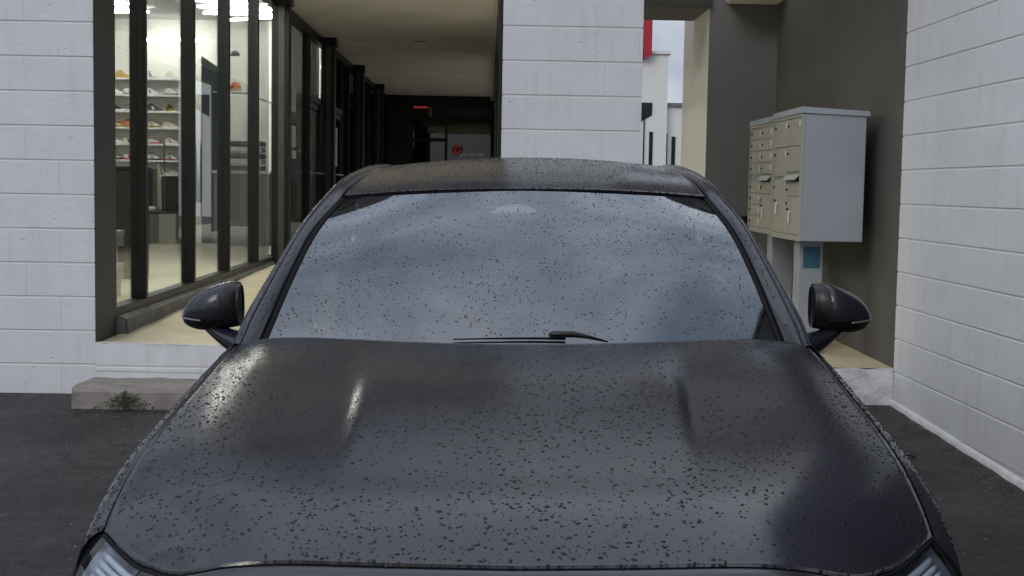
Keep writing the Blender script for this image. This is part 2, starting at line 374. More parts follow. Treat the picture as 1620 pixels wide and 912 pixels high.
part_box('fascia_trim', M['bronze'], fa, XR - .05, XR + .41, -10.52, -.064, 1.351, 1.42)

# walkway (left) and passage floors ------------------------------------
b = MB()
def walk(u, v):
    y = [-.0, .05, .5, 1, 2, 3.5, 5, 7, 12, 23][int(round(u * 9))]
    x = XL + .02 + v * (PC0 - XL + .10)
    z = .312 - .025 * v + .0 + (.09 * ss(0, 6.5, y))
    return (x, y, z)
b.grid(walk, 9, 4)
o = struct(b.build('walkway', M['walk']), 'tan concrete walkway under the canopy')
q = MB(); q.box(PC0 + .1, 1.87, .45, 30, .0, .268); struct(q.build('courtyard', M['walk']), 'concrete floor of the open court beside the walkway')
fr = thing('walkway_step', 'white painted concrete edge below the tan walkway at the left', 'step', (XL, 0, 0))
def edge(u, v):
    x = u * (PC0 - XL); z = -.12 + v * (.312 - .025 * u - .004 + .12)
    g = .005 * math.exp(-((z - .168) / .004) ** 2)
    j = .0012 * math.sin(40 * x) + .001 * math.sin(97 * x + 2) + .002 * math.sin(11 * x) * math.sin(17 * z)
    return (x, j + g - (.004 if v > .60 else 0), z)
q = MB(); q.grid(edge, 120, 90); q.box(0, PC0 - XL, .012, .12, -.1, .27)
q.build('edge_face', M['block'], fr, True)
def lip(u, v):
    x = u * (PC0 - XL); r = .006 + .006 * abs(math.sin(31 * x) * math.sin(7.3 * x + 1)); th = v * math.pi / 2
    return (x, -.016 + r * (1 - math.sin(th)) * 1.2, .312 - .025 * u - r * (1 - math.cos(th)) - .0) if False else (x, -.0055 + .0015 * math.sin(61 * x) + (.016 + .008 * math.sin(19 * x) * math.sin(43 * x)) * v, .312 - .025 * u - .006 * (1 - v) + .0026)
q = MB(); q.grid(lip, 200, 3); q.build('paint_lip', M['rough_plaster'], fr)

pf = MB()
pf.add([(PC1, 0, .224), (XR, 0, .224), (XR, 1.35, .236), (PC1, 1.35, .236)], [(0, 1, 2, 3)])
struct(pf.build('passage_floor', M['walk']), 'tan concrete floor of the mailbox passage')
pf = MB(); pf.box(PC1, XR, 1.35, 9, .0, .277); struct(pf.build('passage_floor', M['walk']), 'raised concrete floor further into the passage')
ps = thing('passage_step', 'rough white painted step below the mailbox passage at the right', 'step', (PC1, 0, 0))
def edge2(u, v):
    x = u * (XR - PC1 - .003); z = -.12 + v * (.223 + .12)
    n = .012 * math.sin(23 * x + 8 * z) * math.sin(41 * z + 6 * x) + .008 * math.sin(57 * x + 30 * z)
    n *= .4; return (x, -.012 + n - .006 * (1 - v), z + .004 * math.sin(30 * x) * (v > .95))
q = MB(); q.grid(edge2, 110, 30); q.box(0, XR - PC1 - .003, .03, .12, -.1, .2195); q.build('edge_face', M['rough_plaster'], ps, True)

# kerb step at the left
kb = thing('concrete_kerb', 'weathered grey concrete kerb block lying below the white step', 'kerb', (-2.37, -.46, 0))
def kb_fn(u, v):
    x = u * 1.9
    pr = [(0.0, -.05), (.002, .04), (.004, .085), (.018, .108), (.10, .112), (.25, .108), (.42, .104), (.47, .10)]
    i = min(int(v * 7), 6); f = v * 7 - i
    yy = pr[i][0] * (1 - f) + pr[i + 1][0] * f; zz = pr[i][1] * (1 - f) + pr[i + 1][1] * f
    w = .004 * math.sin(13 * x + 3 * v) + .003 * math.sin(37 * x) * math.sin(9 * v)
    sx = .03 * ss(0, 1, v) if u == 0 else 0
    return (x, yy + w * (1 - v), zz + w * .7 * v)
q = MB(); q.grid(kb_fn, 110, 28)
vs0 = [kb_fn(0, j / 28) for j in range(29)]
q.add(vs0 + [(0, .47, -.05)], [tuple(range(29, -1, -1))])
q.build('kerb_body', M['kerb'], kb, False)

# corridor ------------------------------------------------------------
ce = MB(); ce.box(XL - .02, PC0 + .13, .36, 22.3, 3.32, 3.5); struct(ce.build('ceiling', M['ceiling']), 'plaster ceiling over the walkway')
ce = MB(); ce.box(PC1 - .01, XR + .01, .36, 1.3, 3.32, 3.5); struct(ce.build('ceiling', M['ceiling']), 'ceiling over the mailbox passage')
cw = thing('walkway_beam', 'long dark brown beam along the open right side of the walkway behind the pillar', 'beam', (PC0, .41, 0))
part_box('beam', M['brown'], cw, .0, .20, 0, 21.85, 3.02, 3.319, bev=.004)
part_box('cornice', M['ceiling'], cw, -.05, -.001, .05, 21.8, 3.22, 3.319)
sw_ = thing('corridor_wall', 'dark brown wall closing the deeper right side of the walkway', 'wall', (.08, 8.6, 0)); part_box('wall_face', M['brown'], sw_, 0, .19, 0, 4.4, .2, 3.02)
for k, yk in enumerate((2.4, 5.4, 16.2, 19.0)):
    t = thing('walkway_post', 'square brown post on the open side of the walkway, %s from the pillar' % ['first', 'second', 'third', 'fourth', 'fifth', 'sixth'][k], 'post', (.075, yk, .27), 'brown posts on the open side of the walkway')
    part_box('post', M['brown'], t, 0, .17, 0, .17, 0, 2.749, bev=.004)
    part_box('base_plate', M['bronze'], t, -.02, .19, -.02, .19, -.01, .02)
# shallow plaster marks and the ceiling lamp
cl = thing('ceiling_lamp', 'unlit round recessed lamp in the walkway ceiling', 'lamp', (-1.02, 10.93, 3.32))
q = MB(); q.grid(lambda u, v: ((.10 + .05 * u) * math.cos(2*math.pi*v), (.10 + .05 * u) * math.sin(2*math.pi*v), -.012 * math.sin(math.pi * (.15 + .85 * u))), 5, 24, True); q.build('trim_ring', M['ceiling'], cl, True)
q = MB(); q.grid(lambda u, v: (.101 * u * math.cos(2*math.pi*v), .101 * u * math.sin(2*math.pi*v), -.003), 2, 24, True); q.build('diffuser', M['sill'], cl)
vt = thing('ceiling_hatch', 'flat plaster access panel in the walkway ceiling', 'panel', (-1.83, 11.53, 3.32))
part_box('hatch_panel', M['ceiling'], vt, -.32, .32, -.3, .3, -.012, .002, bev=.003)

# storefront wall -----------------------------------------------------
ret = thing('return_panel', 'flat dark brown wall return beside the left block wall', 'wall', (XL, 0, 0))
part_box('panel', M['brown'], ret, -.19, .0, .196, .455, .2, 3.5)
part_box('panel', M['brown'], ret, .0008, .004, .0025, .1955, .29, 3.5)
SF_H = 3.30
def storefront(label, y0, y1, mulls, zb, glass, door=None, transom=None):
    t = thing('storefront', label, 'shop window', (XL, y0, 0))
    L = y1 - y0
    part_box('bottom_rail', M['bronze'], t, -.10, .0, 0, L, zb, zb + .05, bev=.003)
    part_box('top_rail', M['bronze'], t, -.10, .0, 0, L, SF_H - .09, SF_H + .02, bev=.003)
    e = [0] + [m - y0 for m in mulls] + [L]
    for m in mulls:
        part_box('mullion', M['bronze'], t, -.106, .004, m - y0 - .026, m - y0 + .026, zb + .05, SF_H - .09, bev=.003)
    for a_, b_ in zip(e[:-1], e[1:]):
        a2 = a_ + (.026 if a_ > 0 else 0); b2 = b_ - (.026 if b_ < L else 0)
        g0 = zb + .05
        if transom and (a_ + b_) / 2 > door[0] - y0 and (a_ + b_) / 2 < door[1] - y0:
            part_box('transom_bar', M['bronze'], t, -.10, .006, a2, b2, transom, transom + .09, bev=.003)
            part_box('glass_pane', glass, t, -.056, -.048, a2, b2, transom + .09, SF_H - .09)
            d = part_box('door', M['bronze'], t, -.08, -.02, a2 + .004, a2 + .07, zb + .055, transom - .004, bev=.003)
            dd = MB(); dd.box(-.08, -.02, b2 - .07, b2 - .004, zb + .055, transom - .004, bev=.003); dd.box(-.08, -.02, a2 + .07, b2 - .07, zb + .055, zb + .22, bev=.003)
            dd.box(-.08, -.02, a2 + .07, b2 - .07, transom - .08, transom - .004, bev=.003); dd.build('door_frame', M['bronze'], d)
            part_box('door_glass', glass, d, -.054, -.046, a2 + .07, b2 - .07, zb + .22, transom - .08)
            q = MB(); q.tube([(-.02, a2 + .08, 1.42), (.035, a2 + .10, 1.42), (.035, b2 - .10, 1.42), (-.02, b2 - .08, 1.42)], .012, 8); q.build('push_bar', M['metal'], d, True)
        else:
            part_box('glass_pane', glass, t, -.056, -.048, a2, b2, g0, SF_H - .09)
    return t
sf1 = storefront('floor to ceiling bronze framed window of the lit shoe shop', .456, 6.50, (1.19, 2.67, 4.08, 5.57), .428, M['shopglass'])
q = MB()
q.grid(lambda u, v: ((-.10, .012, .03, .036)[int(round(v*3))] + (.006 * math.sin(7 * u * 6 + 2) * (v > .3)) + .028 * (1-u) * (v > .5), .0 + 6.0 * u,
                     (.427, .4275, .405, .29)[int(round(v*3))] ), 60, 3)
q.add([(-.10, 0, .427), (.012, 0, .4275), (.058, 0, .405), (.064, 0, .29), (-.10, 0, .29)], [(4, 3, 2, 1, 0)])
q.build('concrete_sill', M['sill'], sf1)
# posts every 4.2 m
for i, (yp, lab) in enumerate(((6.52, 'nearest square bronze post in the row of shopfronts'), (10.72, 'second bronze post along the shopfronts, past the shop door'),
                       (14.92, 'third bronze post along the dark shopfronts'), (19.12, 'farthest bronze post of the shopfronts, by the end wall'))):
    t = thing('shopfront_post', lab, 'post', (XL, yp, .3), 'bronze posts along the shopfronts')
    part_box('post', M['bronze'], t, -.02, .165, 0, .17, 0, 3.0, bev=.004)
    part_box('capital', M['bronze'], t, -.04, .185, -.03, .2, 2.9, 3.021, bev=.004)
    part_box('cover_strip', M['brown'], t, .05, .115, -.006, -.0, .0, 2.895)
sf2 = storefront('shop door and dark windows between the first two bronze posts', 6.70, 10.71, (9.42,), .428, M['darkglass'], door=(9.42, 10.71), transom=2.36)
sf3 = storefront('dark shopfront with a door between the second and third posts', 10.90, 14.91, (12.1, 13.2, 14.2), .428, M['darkglass'], door=(12.1, 13.2), transom=2.36)
sf4 = storefront('farthest dark shopfront before the end wall of the walkway', 15.10, 19.11, (16.0, 17.0, 18.0), .428, M['darkglass'])
sf5 = storefront('narrow dark shopfront in the corner by the end wall', 19.30, 22.29, (20.3, 21.3), .428, M['darkglass'])
for (y, z0, z1, lab) in ((8.30, 2.15, 3.05, 'tall white sheet painting a bright reflection on the upper glass by the first post'), (8.3, 1.72, 1.98, 'small white notice with round print on the glass beside the shop door'), (8.32, 1.58, 1.68, 'tiny white sticker below the round notice on the shop glass'),  # the tall white sheet stands for a bright reflection in the glass
                         (12.75, 1.55, 2.15, 'white notice strip on the dark shop door past the second post'), (16.9, 1.55, 2.2, 'white notice strip on the far dark shopfront')):
    o = part_box('paper_notice_or_glare', M['paper'], None, -.003, .0, -.13, .13, z0 - z0, z1 - z0); o.location = (XL - .040, y, z0); tag(o, lab, 'notice')

# ledge inside dark units: plain rooms behind the far shopfronts
rm = thing('shop_unit', 'dark unlit rooms behind the far shopfronts', 'building', (XL, 12.75, 0))
part_box('back_wall', M['brown'], rm, -3.2, -3.0, 0, 9.5, .3, 3.5)
part_box('floor_slab', M['brown'], rm, -3.0, -.11, 0, 9.5, .2, .40)
part_box('room_ceiling', M['brown'], rm, -3.0, -.11, 0, 9.5, 3.4, 3.6)
part_box('party_wall', M['brown'], rm, -3.0, -.11, 9.55, 9.75, .3, 3.5)

# end wall with salon window -------------------------------------------
ew = thing('salon_front', 'dark salon window closing the far end of the walkway', 'shop window', (0, 22.32, 0))
part_box('header', M['bronze'], ew, XL, .16, 0, .1, 3.08, 3.32)
part_box('side_panel', M['bronze'], ew, XL, -1.80, 0, .1, .3, 3.08)
part_box('side_panel', M['bronze'], ew, .10, .17, 0, .1, .3, 3.08)
part_box('mullion', M['bronze'], ew, -1.04, -.98, -.03, .1, .3, 3.08, bev=.003)
part_box('transom_bar', M['bronze'], ew, -1.80, -1.04, -.02, .1, 2.28, 2.36, bev=.003)
part_box('glass_pane', M['darkglass'], ew, -1.80, -1.04, .04, .05, 2.36, 3.08)
part_box('glass_pane', M['darkglass'], ew, -.98, .10, .04, .05, .42, 3.08)
part_box('door_glass', M['darkglass'], ew, -1.80, -1.04, .04, .05, .42, 2.28)
part_box('inner_wall', M['brown'], ew, -3, 1.5, 2.8, 3.0, .3, 3.5)
part_box('inner_wall', M['brown'], ew, -3, -2.8, .1, 2.8, .3, 3.5)
part_box('inner_wall', M['brown'], ew, 1.2, 1.4, .1, 2.8, .3, 3.5)
part_box('inner_floor', M['brown'], ew, -3, 1.4, .1, 2.8, .2, .42)
part_box('inner_ceiling', M['taupe'], ew, -3, 1.4, .1, 2.8, 3.3, 3.5)
q = MB()
for k in range(9):
    q.box(-1.50 + .05 * rnd.random(), -1.12, .4, .7, .5 + k * .19, .5 + k * .19 + .13)
q.build('product_rack', M['taupe'], ew)
def text(name, s, size, m, parent, loc, rot, depth=.004, shear=0):
    cu = bpy.data.curves.new(name, 'FONT'); cu.body = s; cu.size = size; cu.extrude = depth; cu.shear = shear; cu.align_x = 'LEFT'
    cu.resolution_u = 3
    tmp = bpy.data.objects.new('tmp', cu); COL.objects.link(tmp)
    bpy.context.view_layer.update()
    me = bpy.data.meshes.new_from_object(tmp.evaluated_get(bpy.context.evaluated_depsgraph_get()))
    COL.objects.unlink(tmp); bpy.data.objects.remove(tmp); me.materials.clear(); me.materials.append(m)
    o = obj(name, me, parent, loc); o.rotation_euler = rot; return o
txt_m = mat('glowing_vinyl_letters', (.45, .44, .42), .5, emit=(1, 1, 1), es=.03)  # faint glow added to the letters, they are no lamp
text('slogan_lettering', 'Love Your Cut.', .088, txt_m, ew, (-.70, .02, 1.975), (math.pi/2, 0, 0))
for xx in (-1.34, -1.285): text('suite_digit', '1', .09, txt_m, ew, (xx, -.03, 2.39), (math.pi/2, 0, 0))
ns = thing('neon_sign', 'small glowing red neon letter C hanging in the salon window', 'sign', (-.74, 22.28, 2.10)); ns.scale = (.75, 1, .75)
pts = [(.095 * math.cos(a) * (1 + .0 * a), 0, .105 * math.sin(a) + .02 * math.cos(a)) for a in np.linspace(.75, 5.6, 22)]
q = MB(); q.tube(pts + [(.12, 0, -.04)], .013, 6); q.build('neon_tube', M['red_lit'], ns, True)
q = MB(); q.grid(lambda u, v: (.17 * u * math.cos(2*math.pi*v), .03, .15 * u * math.sin(2*math.pi*v)), 2, 20, True); q.build('backing_disc', mat('dark_red', (.10, .004, .004), .6), ns)
rs = thing('lit_strip', 'dim red light strip with a pale tag at the top of the salon window', 'light', (-1.56, 22.27, 3.06))
part_box('red_strip', M['red_lit'], rs, -.2, .12, 0, .03, -.03, .012, bev=.003)
part_box('pale_tag', mat('pale_red_tag', (.25, .12, .11), .6), rs, .15, .22, 0, .02, -.22, .0)

# ------------------------------------------------------------ shoe shop interior
SHY = 12.5
sh = thing('shop_room', 'bright white walled shoe shop interior behind the window', 'building', (0, 0, 0))
part_box('back_wall', M['shopwall'], sh, -9, XL - .12, SHY, SHY + .2, .3, 3.9)
part_box('side_wall', M['shopwall'], sh, -9.2, -9, .2, SHY + .2, .3, 3.9)
part_box('front_wall', M['shopwall'], sh, -9, XL - .2, .2, .4, .3, 3.9)
part_box('room_ceiling', mat('shop_ceiling_grey', (.30, .30, .30), .8), sh, -9, XL - .105, .4, SHY, 3.74, 3.9)
part_box('room_floor', M['shopfloor'], sh, -9, XL - .102, .4, SHY, .2, .40)
part_box('soffit', M['shopwall'], sh, XL - .115, XL - .101, .46, 12.5, 3.30, 3.75)
# zigzag tubes
def led(label, pts, r, m=None, cat='light'):
    q = MB(); q.tube(pts, r, 8); o = q.build('led_light', m or M['led'], None, True); return tag(o, label, cat)
zz = thing('zigzag_light', 'zigzag white tube light on the shop ceiling seen past the third mullion', 'light', (-3.7, 10.4, 3.68))
pz = [(-.9, -.9), (.55, -.35), (-.35, .05), (.75, .15), (-.42, .75), (.9, .85), (-.2, 1.5)]
for (a_, c_) in zip(pz[:-1], pz[1:]):
    q = MB(); q.tube([(a_[0], a_[1], 0), (c_[0], c_[1], 0)], .02, 8); q.build('light_tube', M['led_dim'], zz, True)
zz = thing('zigzag_light', 'zigzag tube light at the top left of the shop window', 'light', (-5.6, 10.2, 3.68))
pz = [(-.7, -.4), (.68, .1), (-.5, .45), (.70, .95), (-.8, 1.1)]
for (a_, c_) in zip(pz[:-1], pz[1:]):
    q = MB(); q.tube([(a_[0], a_[1], 0), (c_[0], c_[1], 0)], .02, 8); q.build('light_tube', M['led_dim'], zz, True)
led('long thin white light bar over the shoe shelves', [(-5.24, 12.2, 3.40), (-4.25, 12.2, 3.40)], .022, M['led_dim'])
zz = thing('added_fill_tubes', 'added row of unseen tubes above the shop window that brightens the walkway', 'light', (-3.2, 3.0, 3.66))  # tubes added out of view to throw more light into the walkway
for xx in (-1.6, -.9, -.3, .3):
    q = MB(); q.tube([(xx, -1.8, 0), (xx, 3.2, 0)], .03, 8); q.build('light_tube', M['led'], zz, True)
# shelves
shf = thing('shoe_shelves', 'white wall shelves holding rows of sneakers', 'shelf', (-6.1, SHY, 1.0))
part_box('back_panel', M['white'], shf, 0, 1.42, -.03, -.002, .32, 1.9)
NZ = [2.827 - .2468 * k for k in range(7)]
for z in NZ: part_box('shelf', M['white'], shf, 0, 1.40, -.30, -.03, z - 1.0 - .03, z - 1.0, bev=.004)
part_box('end_panel', M['white'], shf, 1.40, 1.43, -.30, -.03, .32, 1.66)
# sneakers
def sneaker_meshes(cu, cs):
    prof = [(-.14, .055, .075), (-.13, .105, .078), (-.10, .118, .078), (-.06, .122, .074), (-.03, .128, .07), (.0, .105, .078), (.04, .078, .088), (.08, .062, .094), (.115, .052, .085), (.138, .034, .05)]
    up = MB(); n = 10
    def U(u, v):
        i = min(int(u * 9), 8); f = u * 9 - i; a, c = prof[i], prof[i + 1]
        x = a[0] * (1 - f) + c[0] * f; h = a[1] * (1 - f) + c[1] * f; w = (a[2] * (1 - f) + c[2] * f) / 2
        th = math.pi * v; cz = math.sin(th) ** .6 if 0 < v < 1 else 0
        return (x, -w * math.cos(th) * (.8 if cz > .8 else 1), .022 + max(0, h - .022) * cz)
    up.grid(U, 9, n)
    so = MB(); pl = [(-.148, .03), (-.13, .042), (-.06, .04), (0, .042), (.06, .05), (.11, .046), (.15, .02)]
    vs = [(x, -w, 0) for x, w in pl] + [(x, w, 0) for x, w in pl] + [(x, -w, .026 + .012 * (abs(x) > .12)) for x, w in pl] + [(x, w, .026 + .012 * (abs(x) > .12)) for x, w in pl]
    fs = []
    for i in range(6):
        fs += [(i, i + 1, 14 + i + 1, 14 + i), (7 + i, 21 + i, 21 + i + 1, 7 + i + 1), (14 + i, 14 + i + 1, 21 + i + 1, 21 + i), (i, 7 + i, 7 + i + 1, i + 1)]
    fs += [(0, 14, 21, 7), (6, 13, 27, 20)]
    so.add(vs, fs)
    tg = MB(); tg.grid(lambda u, v: (-.075 + .07 * u, (v - .5) * .05, .118 + .018 * math.sin(math.pi * u)), 3, 3)
    st = [MB(), MB()]
    for sd in (-1, 1):
        st[sd > 0].add([(-.02, sd * .041, .03), (.03, sd * .043, .032), (.0, sd * .036, .085), (-.035, sd * .035, .10)], [(0, 1, 2, 3)])
    return up.mesh('upper', cu, True), so.mesh('sole', cs), tg.mesh('tongue', cs), st
cm = {}
def cmat(c):
    if c not in cm:
        V = {'white': (.72, .72, .70), 'cream': (.62, .58, .46), 'tan': (.45, .33, .16), 'black': (.02, .02, .022), 'grey': (.16, .16, .17), 'yellow': (.62, .42, .04), 'coral': (.68, .24, .13), 'red': (.40, .04, .05), 'pink': (.55, .30, .30), 'gum': (.30, .20, .07), 'gold': (.50, .36, .10)}
        cm[c] = mat('sneaker_' + c, V[c], .55, tone=(60, .1, 2))
    return cm[c]
rows = ['top', 'second', 'third', 'fourth', 'fifth', 'sixth', 'lowest']
plan = [
 [(200, 'tan', 'yellow', 'gold'), (245, 'white', 'cream', 'grey'), (278, 'cream', 'white', 'cream')],
 [(188, 'white', 'white', 'grey'), (213, 'white', 'grey', 'grey'), (244, 'white', 'white', 'grey'), (275, 'white', 'grey', 'white')],
 [(189, 'black', 'white', 'grey'), (213, 'grey', 'white', 'black'), (248, 'black', 'grey', 'white'), (273, 'black', 'yellow', 'yellow')],
 [(188, 'gold', 'gum', 'grey'), (209, 'coral', 'gum', 'coral'), (247, 'cream', 'gum', 'gum'), (273, 'cream', 'white', 'tan')],
 [(187, 'white', 'white', 'cream'), (210, 'white', 'cream', 'black'), (247, 'white', 'red', 'white'), (275, 'white', 'white', 'red')],
 [(187, 'tan', 'black', 'gold'), (211, 'white', 'red', 'red'), (247, 'white', 'black', 'grey'), (275, 'white', 'red', 'black')],
 [(240, 'white', 'grey', 'white'), (262, 'white', 'white', 'grey'), (281, 'white', 'cream', 'cream')]]
pos4 = ['leftmost', 'second from the left', 'third from the left', 'rightmost']
for r, row in enumerate(plan):
    for c, (px, cu, cs, ca) in enumerate(row):
        X = -5.777 + (px - 182) * .00974
        pn = (pos4 if len(row) == 4 else ['leftmost', 'middle one', 'rightmost'])[c]
        lab = f'{cu} sneaker with {cs} sole, {pn} on the {rows[r]} shoe shelf' if cu != cs else f'all {cu} sneaker, {pn} on the {rows[r]} shoe shelf'
        t = thing('sneaker', lab, 'shoe', (X, SHY - .165, NZ[r] + .001), 'sneakers on the shop shelves')
        t.rotation_euler = (0, 0, rnd.uniform(-.5, -.1) if (r, c) != (2, 3) else -1.1)
        s_ = .84 if cu != 'black' or c != 3 else .9; t.scale = (s_, s_, s_ * rnd.uniform(.95, 1.1))
        a, so, tg, st = sneaker_meshes(cmat(cu), cmat(cs))
        obj('upper', a, t); obj('sole', so, t); obj('tongue', tg, t)
        for h_ in st: h_.build('side_panel', cmat(ca), t)
# furniture of the shop
t = thing('display_plinth', 'low grey display plinth below the shoe shelves', 'table', (-5.0, 11.0, .40))
part_box('plinth', mat('plinth_grey', (.13, .13, .13), .5, tone=(3, .1, 3)), t, -.75, .60, -.4, .4, 0, .42, bev=.005)
part_box('plinth_top', M['black'], t, -.77, .62, -.42, .42, .42, .45, bev=.005)
part_box('side_cladding', mat('plinth_light', (.32, .31, .29), .5), t, .38, .61, -.445, -.421, 0, .42)
t = thing('black_cabinet', 'black display cabinet standing on the grey plinth in the shop', 'cabinet', (-4.95, 11.1, .851))
part_box('cabinet_body', M['black'], t, .28, .56, -.2, .2, 0, .50, bev=.005)
part_box('cabinet_body', M['black'], t, -.30, .15, -.2, .2, 0, .60, bev=.005)
part_box('metal_leg', M['metal'], t, .20, .23, -.1, -.07, 0, .68)
t = thing('cream_bottle', 'cream coloured bottle lying on the plinth in the shop', 'bottle', (-4.80, 10.65, .886))
q = MB(); q.tube([(-.14, 0, 0), (-.05, 0, 0), (-.04, 0, 0), (.10, 0, 0), (.11, 0, 0)], [.018, .018, .034, .036, .03], 12); q.build('bottle_body', cmat('cream'), t, True)
q = MB(); q.tube([(-.165, 0, 0), (-.141, 0, 0)], .02, 10); q.build('cap', cmat('tan'), t, True)
t = thing('standing_banner', 'tall dark teal standing panel inside the shop window', 'banner', (-3.92, 10.6, .40))
q = MB(); q.add([(-.11, -.04, 0), (.12, -.04, 0), (.12, -.04, 2.46), (-.11, -.04, 2.62), (-.11, .04, 0), (.12, .04, 0), (.12, .04, 2.46), (-.11, .04, 2.62)], [(0, 1, 2, 3), (5, 4, 7, 6), (0, 3, 7, 4), (1, 5, 6, 2), (3, 2, 6, 7)])
q.build('panel', mat('teal_cloth', (.018, .035, .04), .7), t); part_box('base', M['metal'], t, -.2, .2, -.15, .15, 0, .02)
t = thing('clothes_rack', 'clothes rack with a denim and grey garments beside the teal panel', 'rack', (-4.28, 10.9, .40))
q = MB(); q.tube([(-.35, 0, 0), (-.35, 0, 1.45), (.3, 0, 1.45), (.3, 0, 0)], .012, 8); q.build('rail', M['metal'], t, True)
for k, cc in enumerate(((.10, .12, .16), (.30, .30, .31), (.04, .045, .05), (.20, .22, .25))):
    q = MB(); q.grid(lambda u, v: (-.12 + k * .10 + .035 * math.sin(6*v + k) * u, .18 * (v - .5) * 2 * (.5 + .5 * u), 1.43 - 0.85 * u), 6, 8); g_ = q.build('garment', mat('garment_cloth', cc, .9, tone=(12, .3, 3)), t, True)
t = thing('wall_cabinet', 'white counter with folded stock and shoe boxes at the right of the shop', 'counter', (-3.5, 10.8, .40))
part_box('counter_body', mat('counter_grey', (.22, .25, .26), .5), t, -.35, .42, -.3, .3, 0, 1.0, bev=.005)
part_box('counter_top', M['white'], t, -.37, .44, -.32, .32, 1.0, 1.04, bev=.004)
part_box('tall_panel', M['white'], t, -.33, -.30, .0, .3, 1.04, 1.75)
for k in range(5): part_box('folded_stock', cmat('white' if k % 2 else 'grey'), t, -.2, .3, -.2, .2, 1.045 + k * .085, 1.045 + k * .085 + .07, bev=.01)
t = thing('sneaker', 'coral and white sneaker on the clear wall hook at the right of the shop window', 'shoe', (-3.62, 10.6, 2.55)); t.scale = (.95,) * 3; t.rotation_euler = (0, 0, math.pi + .2)
a, so, tg, st = sneaker_meshes(cmat('coral'), cmat('cream')); obj('upper', a, t); obj('sole', so, t); obj('tongue', tg, t)
for h_ in st: h_.build('side_panel', cmat('red'), t)
t = thing('wall_hook_rack', 'small glass ledge under the coral sneaker in the shop', 'shelf', (-3.6, 10.6, 2.53)); part_box('ledge', M['white'], t, -.25, .25, -.1, .12, -.015, 0); part_box('bracket', M['metal'], t, .2, .22, .0, 1.9, -.04, -.016)
t = thing('red_cap', 'black and orange cap hanging high on the right of the shop window', 'hat', (-3.55, 10.5, 3.02)); t.scale = (.6, .6, .6)
q = MB(); q.grid(lambda u, v: (.11 * math.cos(v*2*math.pi) * math.cos(u*1.5), .11 * math.sin(v*2*math.pi) * math.cos(u*1.5), .13 * math.sin(u*1.5)), 5, 14, True); q.build('crown', cmat('black'), t, True)
q = MB(); q.grid(lambda u, v: (-.1 - .09 * u, .09 * (v * 2 - 1) * (1 - .3 * u), .005 - .02 * u), 3, 5); q.build('peak', cmat('coral'), t, True)
# white shoe boxes by the window at the left
boxz = .401
for k, (dx, dy, w, h) in enumerate(((0, 0, .34, .13), (.03, .02, .32, .12), (-.02, 0, .34, .13), (.02, .03, .33, .12), (-.05, .01, .30, .12), (-.06, .0, .30, .12))):
    t = thing('shoe_box', 'pale shoe box, %s of the stack inside the left window' % ['bottom one', 'second from the bottom', 'third from the bottom', 'fourth from the bottom', 'second from the top', 'topmost'][k], 'box', (-3.0 + dx, 2.1 + dy, boxz), 'shoe boxes stacked by the window')
    part_box('box_body', mat('box_card', (.42, .43, .41), .7, tone=(9, .08, 3)), t, -w/2, w/2, -.1, .1, 0, h - .03, bev=.003)
    part_box('lid', mat('box_lid_card', (.50, .51, .49), .7), t, -w/2 - .004, w/2 + .004, -.104, .104, h - .032, h, bev=.003)
    t.rotation_euler = (0, 0, rnd.uniform(-.12, .12)); boxz += h + .001
t = thing('dark_display', 'dark low display stand behind the shoe boxes', 'stand', (-3.45, 4.2, .40)); part_box('stand_body', M['black'], t, -.3, .25, -.3, .3, 0, .98, bev=.01); part_box('stand_top', M['bronze'], t, -.32, .27, -.32, .32, .98, 1.01, bev=.004)

# ------------------------------------------------------------ passage at the right
sw = thing('side_wall', 'dark brown stucco wall behind the mailboxes', 'wall', (XR, 0, 0))
part_box('wall_face', M['taupe'], sw, .0015, .19, .192, 3.56, .0, 3.32)
part_box('wall_face', M['taupe'], sw, .003, .03, .004, .192, .223, 3.32)
gw = thing('stucco_column', 'thick column with a grey front and a cream side at the back of the passage', 'column', (0, 3.55, .27))
part_box('front_face', M['grey_stucco'], gw, 1.862, XR + .01, 0, .02, 0, 3.05)
part_box('side_face', M['cream'], gw, 1.864, XR + .01, .021, 1.50, 0, 3.05)
bm = thing('soffit_beam', 'dark brown beam across the top of the passage', 'beam', (PC1, 3.50, 2.85)); part_box('beam', M['brown'], bm, 0, 1.862 - PC1, 0, .95, 0, .5, bev=.004)
bm = thing('soffit_beam', 'short pale boxed beam high on the grey column', 'beam', (1.99, 3.2, 2.885)); part_box('beam', M['cream'], bm, 0, XR - 1.992, 0, .345, 0, .45, bev=.02)
wb = thing('black_bracket', 'black horizontal bar on the grey column behind the mailboxes', 'bracket', (2.12, 3.5, 1.035)); part_box('bar', M['black'], wb, -.06, .2, 0, .048, -.03, .03, bev=.004); part_box('drop', M['black'], wb, .06, .11, .0, .048, -.26, -.031, bev=.004)
